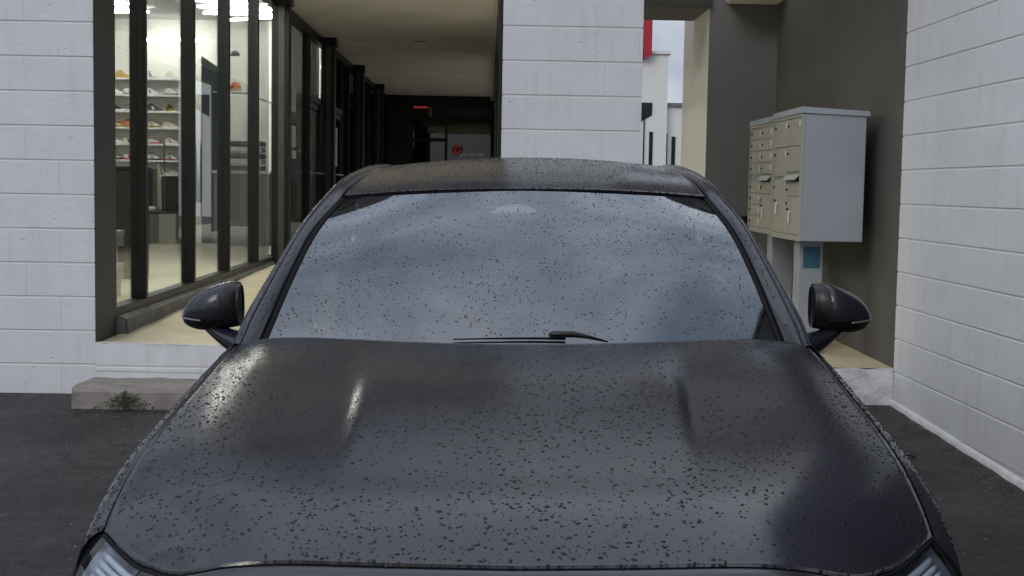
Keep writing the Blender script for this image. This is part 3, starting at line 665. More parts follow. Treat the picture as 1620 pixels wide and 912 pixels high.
# pale floor kerb behind
# mailboxes
def mailbox(label, y0, L, xf, z0, z1, layout, cols):
    t = thing('cluster_mailbox', label, 'mailbox', (xf, y0, 0), 'cluster mailboxes on pedestals')
    D = .405
    part_box('cabinet', M['mail'], t, .012, D, 0, L, z0, z1 - .035, bev=.004)
    q = MB(); q.add([(-.012, -.012, z1 - .034), (D + .02, -.012, z1 - .05), (D + .02, L + .012, z1 - .05), (-.012, L + .012, z1 - .034),
                     (-.006, -.006, z1 + .004), (D + .014, -.006, z1 - .018), (D + .014, L + .006, z1 - .018), (-.006, L + .006, z1 + .004)],
                    [(0, 3, 2, 1), (4, 5, 6, 7), (0, 1, 5, 4), (1, 2, 6, 5), (2, 3, 7, 6), (3, 0, 4, 7)]); q.build('lid', M['mail'], t)
    q = MB()   # face frame: perimeter
    q.box(-.004, .012, 0, .03, z0, z1 - .036); q.box(-.004, .012, L - .03, L, z0, z1 - .036); q.box(-.004, .012, .03, L - .03, z0, z0 + .035); q.box(-.004, .012, .03, L - .03, z1 - .056, z1 - .036)
    q.build('face_frame', M['maildoor'], t)
    H = z1 - .056 - (z0 + .035); zb = z0 + .035; Wc = (L - .06) / cols
    for (c, f0, f1, kind) in layout:
        ya = .03 + c * Wc + .004; yb = .03 + (c + 1) * Wc - .004
        za = zb + f0 * H + .0025; zc = zb + f1 * H - .0025
        d = part_box('mail_door', M['maildoor'], t, .001, .0118, ya, yb, za, zc, bev=.002)
        yl = yb - .03    # lock towards the far side (left in view)
        q = MB(); zl = zc - min(.045, (zc - za) * .5)
        q.tube([(.001, yl, zl), (-.007, yl, zl)], .0085, 8); q.build('lock', M['gloss_black'], d)
        if kind == 'n':
            part_box('number_plate', M['paper'], d, -.0005, .0006, ya + .02, ya + .055, zc - .055, zc - .02)
        if kind == 'k':
            q = MB(); q.tube([(.001, yl - .1, (za + zc) / 2 + .02), (-.012, yl - .1, (za + zc) / 2 + .02)], .008, 8); q.box(-.014, -.011, yl - .125, yl - .10, (za + zc) / 2 - .05, (za + zc) / 2 + .01); q.build('key_tag', M['paper'], d)
            q = MB(); q.box(-.008, .0, yl - .05, yl - .03, (za + zc) / 2 + .03, (za + zc) / 2 + .045); q.build('handle', M['gloss_black'], d)
    # outgoing mail flap
    ya = .03 + 0 * Wc + .01; zf = zb + .475 * H
    q = MB(); q.add([(-.001, ya, zf + .03), (-.001, ya + Wc - .03, zf + .03), (-.030, ya + Wc - .03, zf), (-.030, ya, zf), (-.001, ya, zf + .024), (-.001, ya + Wc - .03, zf + .024), (-.030, ya + Wc - .03, zf - .006), (-.030, ya, zf - .006)],
                    [(0, 1, 2, 3), (4, 7, 6, 5), (0, 3, 7, 4), (3, 2, 6, 7), (1, 5, 6, 2)]); q.build('mail_slot_hood', M['maildoor'], t)
    q = MB(); q.box(-.001, .0008, ya, ya + Wc - .03, zf - .012, zf + .02); q.build('slot_opening', M['rubber'], t)
    ped = part_box('pedestal', M['mail'], t, .06, .215, .22, .38, .236, z0, bev=.004)
    return t, ped
lay1 = [(0, .80, 1.0, 'n'), (0, .53, .80, ''), (0, .30, .42, ''), (0, 0, .30, 'k'), (1, .76, 1.0, 'n'), (1, .53, .76, 'n'), (1, 0, .46, 'k')]
lay1 = [(0, .76, 1.0, 'n'), (0, .54, .76, ''), (0, .33, .44, ''), (0, 0, .33, 'k'), (1, .76, 1.0, 'n'), (1, .50, .76, 'n'), (1, 0, .47, 'k')]
lay2 = [(c, .53 + .1175 * k, .53 + .1175 * (k + 1), 'n') for c in (0, 1) for k in range(4)] + [(1, .115 * k, .115 * (k + 1), 'n') for k in range(4)] + [(0, .34, .46, ''), (0, 0, .34, 'k')]
m1, p1 = mailbox('near grey cluster mailbox with large parcel doors, its blank side facing us', .40, .82, 1.945, .972, 1.815, lay1, 2)
m2, p2 = mailbox('far grey cluster mailbox with sixteen small doors, farther into the passage', 1.235, .80, 1.945, .985, 1.80, lay2, 2)
nt_ = part_box('blue_notice', M['blue_paper'], None, -.055, .055, -.002, .001, 0, .14); nt_.location = (2.005 + .08, .619, .79); tag(nt_, 'blue notice taped to the pedestal under the near mailbox', 'notice')

# ------------------------------------------------------------ building across the lot
fb = thing('far_building', 'white building across the far lot seen through the passage', 'building', (0, 40, 0))
part_box('wall', M['white'], fb, 3.0, 6.43, 0, 8, 0, 6.15)
part_box('parapet_cap', M['white'], fb, 2.9, 6.52, -.08, 8.1, 6.15, 6.25)
part_box('low_wall', M['white'], fb, 6.43, 9.5, .3, 8, 0, 4.3)
part_box('parapet_cap', M['grey_stucco'], fb, 6.44, 9.6, .2, 8.1, 4.3, 4.42)
part_box('window', M['black'], fb, 5.3, 5.88, -.03, .0, 3.95, 4.4)
q = MB(); q.add([(5.3, -.02, 3.95), (5.88, -.02, 3.95), (5.3, -.02, 3.6)], [(0, 1, 2)]); q.build('awning', M['black'], fb)
part_box('window', M['bronze'], fb, 5.80, 5.93, -.03, .0, 0, 3.35)
part_box('downpipe', M['bronze'], fb, 5.58, 5.62, -.05, -.0, 0, 3.9)
part_box('window', M['bronze'], fb, 6.66, 6.80, .27, .3, 0, 3.2)
part_box('downpipe', M['bronze'], fb, 6.46, 6.50, .24, .3, 0, 3.3)
rs_ = thing('roof_sign', 'red box sign standing above the white building across the lot', 'sign', (5.2, 39.8, 6.0))
q = MB(); q.box(-.6, .50, -.1, .1, .25, 1.28); q.add([(.585, -.12, .12), (.30, -.12, -.06), (.30, -.12, 1.34), (.585, -.12, 1.34), (.585, .12, .12), (.30, .12, -.06), (.30, .12, 1.34), (.585, .12, 1.34)], [(0, 3, 2, 1), (4, 5, 6, 7), (0, 4, 7, 3), (0, 1, 5, 4), (2, 3, 7, 6)])
q.build('sign_box', M['red'], rs_); part_box('bracket', M['red'], rs_, -.7, .3, -.05, .05, -.0, .2)

# ------------------------------------------------------------ weed, leaves, twigs
wd = thing('weed_plant', 'small green weed growing at the foot of the concrete kerb', 'plant', (-2.06, -.50, gz(-.5)))
q = MB()
for k in range(420):
    a = rnd.uniform(0, 6.28); r = abs(rnd.gauss(0, .075)); hgt = max(0, .11 * (1 - r / .17)) * rnd.random() ** .6
    c = Vector((r * math.cos(a) * 1.25, -abs(r * math.sin(a)) * .5 + .015, hgt + .008)); d = Vector((rnd.uniform(-1, 1), rnd.uniform(-1, 1), rnd.uniform(-.3, 1))).normalized()
    e_ = d.cross(Vector((rnd.random(), rnd.random(), rnd.random()))).normalized(); l = rnd.uniform(.006, .014); w = l * .35
    q.add([c - d * l, c + e_ * w, c + d * l, c - e_ * w], [(0, 1, 2, 3)])
lf = q.build('leaf', M['leaf'], wd); lf['kind'] = 'stuff'
q = MB()
for k in range(16):
    a = rnd.uniform(0, 6.28); q.tube([(0, 0, 0), (.03 * math.cos(a), -.015 * abs(math.sin(a)), .05), (.10 * math.cos(a), -.03 * abs(math.sin(a)), rnd.uniform(.05, .11))], .0012, 4)
q.build('stem', M['leaf'], wd)
for (x, y, lab) in ((1.98, -1.35, 'curled dry leaf on the asphalt near the right wall'), (2.10, -1.42, 'smaller dry leaf beside the first by the right wall')):
    q = MB(); q.grid(lambda u, v: ((u - .5) * .07, (v - .5) * .045 * math.sin(math.pi * (.08 + .84 * u)), .006 + .02 * abs(v - .5) + .008 * math.sin(4 * u)), 8, 6)
    o = q.build('dry_leaf', M['dead'], None, True); o.location = (x, y, gz(y) + .001); o.rotation_euler = (0, 0, x * 3); tag(o, lab, 'leaf')
q = MB()
for k in range(420):
    if k < 260:
        u = rnd.random(); y = -u * 3.2; x = XR - .05 - abs(rnd.gauss(0, .07)) * (1.6 if u < .15 else 1)
    else:
        x = -2.4 - rnd.random() * 2.0 if k % 2 else rnd.uniform(-2.4, -1.5); y = (-.03 if x < -2.4 else -.5) - abs(rnd.gauss(0, .05))
    l = rnd.uniform(.003, .011); a = rnd.uniform(0, 6.28)
    q.add([(x + l * math.cos(a), y + l * math.sin(a), gz(y) + .002), (x - l * .5 * math.sin(a), y + l * .5 * math.cos(a), gz(y) + .001), (x - l * math.cos(a), y - l * math.sin(a), gz(y) + .003), (x, y, gz(y) + .002 + l * .9)], [(0, 3, 2), (0, 1, 3), (1, 2, 3)])
o = q.build('debris', M['dead']); o['kind'] = 'stuff'; o['label'] = 'crumbs of leaf litter along the wall foot and kerb'
q = MB()
for k in range(900):
    if k % 2: x = -1.3 - rnd.random() * 2.2; y = -.55 - rnd.random() ** 1.3 * 4.0
    else: x = 1.2 + rnd.random() * 1.15; y = -.1 - rnd.random() * 4.5
    l = rnd.uniform(.002, .006); a = rnd.uniform(0, 6.28); z = gz(y)
    P3 = [(x + l * math.cos(a + i * 1.571), y + l * .8 * math.sin(a + i * 1.571), z) for i in range(4)]
    q.add(P3 + [(x, y, z + l * .8)], [(0, 1, 4), (1, 2, 4), (2, 3, 4), (3, 0, 4)])
o = q.build('gravel', M['kerb']); o['kind'] = 'stuff'; o['label'] = 'loose grit scattered on the asphalt'
for (x, y, a0) in ((1.83, -.60, .4), (1.90, -.66, -.3)):
    q = MB(); q.tube([(0, 0, .004), (.05, .01, .012), (.10, .0, .006)], .0015, 5); o = q.build('twig', M['dead']); o.location = (x, y, gz(y)); o.rotation_euler = (0, 0, a0)
    tag(o, 'thin dry twig on the asphalt right of the car, %s' % ('the farther one' if y > -.63 else 'the nearer one'), 'twig')

# ================================================================== THE CAR
# local axes: x right in view, y from the nose backwards, z up from the ground
car = thing('parked_car', 'matte dark grey sedan covered in raindrops, facing the viewer', 'car', (.036, -5.80, gz(-5.8)))
car.rotation_euler = (.026, -.0150, -.034)

ZC = [(-.02, .71), (.05, .765), (.12, .795), (.30, .838), (.50, .868), (.80, .908), (1.10, .945), (1.42, .983), (1.62, 1.004)]
DROP = [(.10, .42), (.20, .37), (.29, .29), (.36, .180), (.44, .104), (.54, .066), (.68, .040), (.90, .030), (1.20, .034), (1.62, .048)]
DF = [(0, .12), (.25, .127), (.42, .140), (.50, .150), (.56, .165), (.61, .205), (.66, .272), (.73, .355), (.80, .445)]   # front edge of the hood
def hood_z(x, d):
    a = abs(x)
    z = sp(ZC, d) - sp(DROP, d) * min(1.15, a / .80) ** 6.5
    A = .017 * ss(.42, 1.05, d) * (1 - ss(1.05, 1.50, d))
    w = .028 + .075 * ss(.5, 1.5, d)
    z += A * (1 - ss(.345, .345 + w, a)) - A * .35
    z += .004 * ss(.50, .68, a) * (1 - ss(.68, .80, a)) * ss(.4, .9, d) * (1 - ss(1.2, 1.5, d))
    z += -.004 * math.exp(-(a / .05) ** 2) * 0
    return z
def hood_rear(x): return 1.43 + .17 * (x / .8) ** 2
def hood_pt(u, v):
    x = (u * 2 - 1) * .797; d = sp(DF, abs(x)) + .002; d1 = hood_rear(x)
    vv = v ** 1.0
    dd = d + (d1 - d) * vv
    return (x, dd, hood_z(x, dd))
def rim(b, loop, drop, inset=(0, 0)):
    pass
q = MB(); NU, NV = 110, 90; q.grid(hood_pt, NU, NV)
def idx(i, j): return i * (NV + 1) + j
loop = [idx(i, 0) for i in range(NU)] + [idx(NU, j) for j in range(NV)] + [idx(i, NV) for i in range(NU, 0, -1)] + [idx(0, j) for j in range(NV, 0, -1)]
def skirt(q, loop, depth, shrink=.0025, centre=(0, .9)):
    o = len(q.v)
    for k in loop:
        x, y, z = q.v[k]
        q.v.append((x * (1 - shrink * .6), y + (centre[1] - y) * shrink, z - .003))
    for k in loop:
        x, y, z = q.v[k]; q.v.append((x * (1 - shrink * .8), y + (centre[1] - y) * shrink * 1.2, z - depth))
    n = len(loop)
    for i in range(n):
        a, b_ = loop[i], loop[(i + 1) % n]; c, d = o + (i + 1) % n, o + i
        q.f.append((a, b_, c, d)); q.f.append((d, c, c + n, d + n))
skirt(q, loop, .022)
q.build('hood', M['paint'], car, True)

# fender / side body -------------------------------------------------
XB = [(.30, .82), (.44, .868), (.60, .873), (.85, .870), (1.05, .865), (1.33, .862), (1.6, .862), (2.0, .885), (2.4, .90), (3.2, .92), (3.8, .93), (4.3, .90), (4.7, .80)]
BELT = [(1.50, .962), (1.62, .962), (2.2, .975), (3.0, .995), (3.6, 1.02), (4.0, 1.045), (4.4, 1.06), (4.72, 1.02)]
def seam_z(d):
    k = ss(1.40, 1.66, d); return hood_z(.80, min(d, 1.66)) * (1 - k) + sp(BELT, d) * k
XS = [(.40, .800), (1.3, .800), (1.6, .803), (2.2, .815), (3.2, .82), (3.9, .80), (4.4, .76), (4.75, .70)]
def side_pt(d, v):
    xs = sp(XS, d) + .0015; zs = seam_z(d); xb = sp(XB, d)
    w = max(.02, xb - xs)
    k = ss(1.35, 1.75, d)
    pr = [(xs, zs), (xs + .30 * w, zs - .010 - .015 * k), (xs + .62 * w, zs - .036 - .03 * k), (xs + .86 * w, zs - .085 - .02 * k), (xb, zs - .17), (xb + .004, .60), (xb - .006, .46), (xb - .03, .30), (xb - .09, .20)]
    t = v * 8; i = min(int(t), 7); f = t - i
    P = lambda j: pr[min(max(j, 0), 8)]
    r = []
    for c in (0, 1):
        p0, p1, p2, p3 = P(i - 1)[c], P(i)[c], P(i + 1)[c], P(i + 2)[c]
        r.append(.5 * ((2 * p1) + (-p0 + p2) * f + (2*p0 - 5*p1 + 4*p2 - p3) * f*f + (-p0 + 3*p1 - 3*p2 + p3) * f**3))
    return (r[0], d, r[1])
WH = [(.90, .335), (3.76, .335)]
def side_panel(name, d0, d1, sgn, nd, mt=None):
    q = MB()
    def fn(u, v):
        x, y, z = side_pt(d0 + (d1 - d0) * u, v)
        if name == 'front_fender':      # front edge follows the lamp: sloping cut
            lim = .447 + .10 * max(0, (x - .80)) + .0 * v
        return (x * sgn, y, z)
    q.grid(fn, nd, 48)
    keep = []
    for f in q.f:
        cx = sum(q.v[i][0] for i in f) / 4; cy = sum(q.v[i][1] for i in f) / 4; cz = sum(q.v[i][2] for i in f) / 4
        if any((cy - a) ** 2 + (cz - c) ** 2 < .375 ** 2 for a, c in WH): continue
        keep.append(f if sgn > 0 else f[::-1])
    q.f = keep
    # inner return along the top edge and ends
    o = len(q.v); n = nd + 1
    for i in range(n):
        x, y, z = side_pt(d0 + (d1 - d0) * i / nd, 0); q.v.append(((x - .001) * sgn, y, z - .03))
    for i in range(nd): q.f.append((i * 49, (i + 1) * 49, o + i + 1, o + i))
    for e in (0, nd):
        o = len(q.v); yy = d0 + .003 if e == 0 else d1 - .003
        for j in range(49):
            x, y, z = q.v[e * 49 + j]; q.v.append((x - .025 * sgn, yy, z))
        for j in range(48):
            q.f.append((e * 49 + j, e * 49 + j + 1, o + j + 1, o + j))
    return q.build(name, mt or M['paint'], car, True)
for sgn in (-1, 1):
    side_panel('front_fender', .447, 1.70, sgn, 70)
    side_panel('front_door', 1.704, 2.78, sgn, 24)
    side_panel('rear_door', 2.784, 3.46, sgn, 24)
    side_panel('rear_quarter', 3.464, 4.72, sgn, 60)
    q = MB(); q.box(sgn * .80 - .03, sgn * .80 + .03, 1.2, 3.4, .16, .24, bev=.01); q.build('side_sill', M['black'], car)

# cabin --------------------------------------------------------------
IN = [(0, .735, 1.56, .935), (.14, .722, 1.68, 1.005), (.33, .697, 1.92, 1.135), (.50, .668, 2.16, 1.245), (.66, .620, 2.42, 1.338), (.74, .600, 2.60, 1.384), (.82, .572, 2.82, 1.416), (.90, .555, 3.10, 1.434), (1.05, .545, 3.55, 1.428), (1.2, .545, 3.95, 1.375), (1.35, .57, 4.3, 1.22), (1.48, .62, 4.60, 1.075)]
OUT = [(0, .806, 1.585, .960), (.14, .790, 1.70, 1.035), (.33, .752, 1.94, 1.155), (.50, .716, 2.18, 1.262), (.66, .676, 2.46, 1.352), (.74, .652, 2.64, 1.392), (.82, .628, 2.86, 1.418), (.90, .612, 3.14, 1.430), (1.05, .602, 3.57, 1.420), (1.2, .60, 3.98, 1.360), (1.35, .64, 4.33, 1.21), (1.48, .70, 4.62, 1.065)]
def curve(T, t): return Vector([sp([(r[0], r[c]) for r in T], t) for c in (1, 2, 3)])
def ws_edge(t):      # right edge of the windshield glass, t 0..1 bottom to top
    k = .66 * t; p = curve(IN, k); return Vector((p.x - .008, p.y - .002, p.z - .004))
def ws_pt(s, t):     # s -1..1
    e = ws_edge(t); a = abs(s)
    cy = 1.43 + (2.345 - 1.43) * t 
    cz = sp([(0, .945), (.25, 1.058), (.5, 1.166), (.75, 1.270), (1, 1.367)], t)
    f = a ** 2
    return Vector((s * e.x, cy + (e.y - cy) * f, cz + (e.z - cz) * f))
q = MB(); q.grid(lambda u, v: ws_pt(u * 2 - 1, v), 60, 40); q.build('windshield', M['windshield'], car, True)
# black gaskets along glass edge
for sgn in (-1, 1):
    q = MB()
    def gk(u, v):
        t = u * 1.0; a = ws_pt(sgn, t); w = curve(IN, .66 * t)
        inn = ws_pt(sgn * .992, t)
        pts = [inn + Vector((0, -.001, .002)), a + Vector((0, -.003, .005)), Vector((sgn * w.x, w.y, w.z)) + Vector((sgn * -.002, -.002, .004)), Vector((sgn * w.x, w.y, w.z)) + Vector((sgn * .003, .004, -.014))]
        return pts[int(round(v * 3))]
    q.grid(gk, 50, 3); q.build('windshield_gasket', M['rubber'], car, True)
    # dark corner trim at the foot of the pillar
    q = MB()
    def tri(u, v):
        t = .30 * u; w = curve(IN, .66 * t * 1.0); o_ = curve(OUT, .66 * t)
        k = v * .42 * (1 - u) ; p = w.lerp(o_, k) + Vector((.004, -.006, .010))
        return Vector((sgn * p.x, p.y, p.z))
    q.grid(tri, 16, 4); q.build('pillar_foot_trim', M['black'], car, True)
    # painted pillar and roof rail
    q = MB()
    def pil(u, v):
        t = u * 1.48; a = curve(IN, t); c = curve(OUT, t)
        tt = curve(IN, t + .02) - curve(IN, t - .02 if t > .02 else t); n = tt.cross(c - a).normalized(); n = -n if n.z < 0 else n
        seq = [(0, -.018), (.03, -.002), (.10, .002), (.35, .009), (.62, .010), (.66, .006), (.70, .010), (.88, .007), (1.0, -.004), (1.03, -.024), (1.02, -.045)]
        k = v * (len(seq) - 1); i = min(int(k), len(seq) - 2); f = k - i
        s_ = seq[i][0] * (1 - f) + seq[i + 1][0] * f; h = seq[i][1] * (1 - f) + seq[i + 1][1] * f
        fade = ss(1.5, 1.25, t)
        p = a.lerp(c, s_) + n * h * (1 if h < 0 else max(.2, fade))
        return Vector((sgn * p.x, p.y, p.z))
    q.grid(pil, 110, 30); q.build('roof_pillar', M['paint'], car, True)
    # dark drip line seam
    # side glass
    q = MB()
    def sg(u, v):
        t = .07 + u * 1.24; c = curve(OUT, t); d = c.y
        b0 = side_pt(d, 0.01); bot = Vector((b0[0] - .004, d, b0[2] + .003)); top = c + Vector((-.008, 0, -.03))
        if top.z < bot.z + .002: top.z = bot.z + .002
        p = bot.lerp(top, v); p.x += .012 * math.sin(math.pi * v)
        return Vector((sgn * p.x, p.y, p.z))
    q.grid(sg, 60, 8); q.build('side_window', M['sideglass'], car, True)
    q = MB(); q.tube([Vector((sgn * (side_pt(d, 0)[0] - .002), d, side_pt(d, 0)[2] + .003)) for d in np.linspace(1.72, 4.2, 30)], .006, 6); q.build('window_trim', M['black'], car, True)

def roof_pt(u, v):
    s = u * 2 - 1; t = .668 + v * (1.2 - .668); e = curve(IN, t)
    ctr = [(0, 2.345, 1.370), (.12, 2.46, 1.398), (.3, 2.66, 1.432), (.5, 2.92, 1.458), (.7, 3.2, 1.468), (.85, 3.55, 1.462), (1, 3.95, 1.405)]
    cy = sp([(r[0], r[1]) for r in ctr], v); cz = sp([(r[0], r[2]) for r in ctr], v)
    f = abs(s) ** 2.4
    ex, ey, ez = e.x - .006, e.y, e.z
    return Vector((s * ex, cy + (ey - cy) * abs(s) ** 2.2, cz + (ez - cz) * f + .001))
q = MB(); NU, NV = 70, 70; q.grid(roof_pt, NU, NV)
loop = [idx2 for idx2 in ([i * (NV + 1) for i in range(NU)] + [NU * (NV + 1) + j for j in range(NV)] + [i * (NV + 1) + NV for i in range(NU, 0, -1)] + [j for j in range(NV, 0, -1)])]
skirt(q, loop, .020, .004, (0, 3.1)); q.build('roof', M['paint'], car, True)
q = MB()
def rw(u, v):
    s = u * 2 - 1; t = 1.205 + v * .27; e = curve(IN, t); cy = 3.97 + v * .75; cz = 1.40 - v * .33 - .02 * math.sin(math.pi * v)
    return Vector((s * (e.x - .01), cy + (e.y - cy) * abs(s) ** 2.2, cz + (e.z - cz) * abs(s) ** 2.2))
q.grid(rw, 30, 14); q.build('rear_window', M['sideglass'], car, True)
def boot(u, v):
    s = u * 2 - 1; d = 4.60 + v * .27; hw = sp(XS, min(d, 4.72)) - .004
    z = (1.07 - .02 * v - .3 * max(0, v - .75)) - .03 * abs(s) ** 3
    return Vector((s * hw, d, z))
q = MB(); q.grid(boot, 30, 10); q.build('boot_lid', M['paint'], car, True)
q = MB()
q.grid(lambda u, v: ((u * 2 - 1) * (.90 - .04 * abs(v - .5) - .25 * abs(u * 2 - 1) ** 8), 4.72 + .14 * (1 - abs(u * 2 - 1) ** 3) + .03 * math.sin(math.pi * v), .25 + .78 * v), 40, 14); q.build('rear_bumper', M['paint'], car, True)

# interior -----------------------------------------------------------
q = MB(); q.grid(lambda u, v: ((u * 2 - 1) * .72, 1.50 + .62 * v + .10 * (1 - (u * 2 - 1) ** 2) * (v - 1) , .925 + .045 * math.sin(math.pi * min(1, v * 1.1)) + .02 * math.exp(-((u - .30) / .13) ** 2) * v), 30, 10)
q.build('dashboard', M['dash'], car, True)
q = MB(); q.box(-.78, .78, 2.0, 4.2, .30, .36); q.box(-.78, .78, 4.1, 4.2, .36, 1.0); q.box(-.74, .74, 1.60, 2.1, .36, .915, bev=.02); q.box(-.80, .80, 4.0, 4.05, .36, 1.05); q.build('cabin_floor', M['cabin'], car)
bk_ = MB(); bk_.add([(-.79, 3.45, .36), (.79, 3.45, .36), (.79, 3.45, 1.0), (.56, 3.45, 1.41), (-.56, 3.45, 1.41), (-.79, 3.45, 1.0)] + [(-.79, 3.55, .36), (.79, 3.55, .36), (.79, 3.55, 1.0), (.56, 3.55, 1.40), (-.56, 3.55, 1.40), (-.79, 3.55, 1.0)], [(5, 4, 3, 2, 1, 0), (6, 7, 8, 9, 10, 11)] + [(i, (i + 1) % 6, (i + 1) % 6 + 6, i + 6) for i in range(6)]); bk_.build('light_leak_board', M['cabin'], car)  # dark board added across the cabin to stop light leaking through
q = MB(); q.grid(lambda u, v: roof_pt(.03 + .94 * u, .02 + .95 * v) - Vector((0, 0, .035)), 20, 14); q.build('headliner', M['cabin'], car, True)
for sx in (-.37, .37):
    q = MB()
    q.grid(lambda u, v: (sx + .25 * (1 - .25 * abs(u - .2)) * math.cos(2*math.pi*v) * (1 if u < .78 else .5), 2.75 + .22 * u + .07 * math.sin(2*math.pi*v), .60 + .68 * u), 12, 16, True); st_ = q.build('front_seat', M['cabin'], car, True)
    part_box('seat_cushion', M['cabin'], st_, sx - .25, sx + .25, 2.3, 2.8, .48, .62, bev=.03)
q = MB(); q.tube([(.36 + .17 * math.cos(a), 2.16 + .05 * math.sin(a), .93 + .17 * math.sin(a)) for a in np.linspace(0, 2*math.pi, 28)], .014, 8, False); q.build('steering_wheel', M['cabin'], car, True)
def plate_on_glass(name, pts, off, m, thick=.004):
    """small solid plate lying on the glass; pts in (s, t)"""
    q = MB(); n = len(pts); c = (sum(p[0] for p in pts) / n, sum(p[1] for p in pts) / n)
    def P(p, o):
        a = ws_pt(*p); e1 = ws_pt(p[0] + .01, p[1]) - ws_pt(p[0] - .01, p[1]); e2 = ws_pt(p[0], min(1, p[1] + .01)) - ws_pt(p[0], p[1] - .01); nn = e1.cross(e2).normalized()
        if nn.z < 0: nn = -nn
        return a + nn * o
    vs = [P(c, off)] + [P(p, off) for p in pts] + [P(p, off - thick) for p in pts]
    fs = [(0, 1 + i, 1 + (i + 1) % n) for i in range(n)] + [(1 + i, 1 + n + i, 1 + n + (i + 1) % n, 1 + (i + 1) % n) for i in range(n)]
    q.add(vs, fs); return q.build(name, m, car)
mc = -.045
plate_on_glass('mirror_mount', [(mc - .118, .835), (mc - .10, .865), (mc - .05, .89), (mc, .90), (mc + .05, .89), (mc + .10, .865), (mc + .118, .835), (mc, .838)], -.004, M['mount'])
for sgn in (-1, 1):
    pts = [(sgn * .985, .985)] + [(sgn * (.985 - .07 * math.cos(a) ), .985 - .08 * math.sin(a)) for a in np.linspace(0, math.pi / 2, 9)]
    plate_on_glass('corner_reflection', pts if sgn > 0 else pts, .0015, M['gloss_black'], .001)  # black plates stand for the dark reflection in the upper glass corners
# cowl and wiper
q = MB(); q.grid(lambda u, v: ((u * 2 - 1) * .76, 1.36 + .17 * (u * 2 - 1) ** 2 + .10 * v, .925 + .006 * v - .03 * (u * 2 - 1) ** 2), 30, 3); q.build('cowl_panel', M['black'], car, True)
wp = MB()
def on_ws(x, t, off):
    s = x / ws_edge(t).x; a = ws_pt(s, t); e1 = ws_pt(s + .01, t) - ws_pt(s - .01, t); e2 = ws_pt(s, t + .01) - ws_pt(s, t - .01); nn = e1.cross(e2).normalized(); nn = -nn if nn.z < 0 else nn
    return a + nn * off
TW = .080
wp.tube([on_ws(x, TW + .006 * math.sin((x + .22) * 6), .006) for x in np.linspace(-.185, .12, 14)], [.002 + .002 * k / 13 for k in range(14)], 6)
o_w = wp.build('wiper_blade', M['rubber'], car, True)
wq = MB(); wq.tube([on_ws(.075, TW + .004, .018), on_ws(.085, TW + .004, .022), on_ws(.14, TW + .004, .022), on_ws(.175, TW, .018), on_ws(.235, TW - .010, .008)], [.006, .009, .009, .006, .002], 10); wq.build('wiper_arm', M['black'], o_w, True)

# nose, grille, lamps --------------------------------------------------
def front_curve(x, k):      # y of the nose at half width x for level k 0 bottom .. 1 top
    return .02 + .40 * (abs(x) / .86) ** 2.6 - .03 * math.sin(math.pi * k) + .02
def nose(u, v):
    x = (u * 2 - 1) * .565; d1 = sp(DF, abs(x)) - .0015; z1 = hood_z(x, d1 + .003) + .002
    # rolls forward and down from the hood edge
    d = d1 - .085 * math.sin(v * math.pi / 2); z = z1 - .004 - .11 * (1 - math.cos(v * math.pi / 2))
    return (x, d, z)
q = MB(); q.grid(nose, 60, 14); q.build('nose_panel', M['paint'], car, True)
def bumper(u, v):
    s = u * 2 - 1; x = s * .862; z = .20 + .40 * v - .02 * abs(s) ** 3
    y = .0 + .42 * abs(s) ** 3.4 + .05 * (1 - v) * (1 - abs(s)) + .035 * (1 - v)
    return (x, y, z)
q = MB(); q.grid(bumper, 70, 16)
q.f = [f for f in q.f if not (abs(sum(q.v[i][0] for i in f) / 4) < .40 and .27 < sum(q.v[i][2] for i in f) / 4 < .61)]
q.build('front_bumper', M['paint'], car, True)
gr = part_box('grille', M['rubber'], car, -.42, .42, .09, .11, .26, .70)
for k in range(9):
    q = MB(); q.tube([(-.41, .075, .30 + k * .043), (0, .045, .30 + k * .043), (.41, .075, .30 + k * .043)], .006, 6); q.build('grille_bar', M['metal'], gr, True)
def quad(A, B, C_, D_, u, v): return (A.lerp(B, u)).lerp(D_.lerp(C_, u), v)
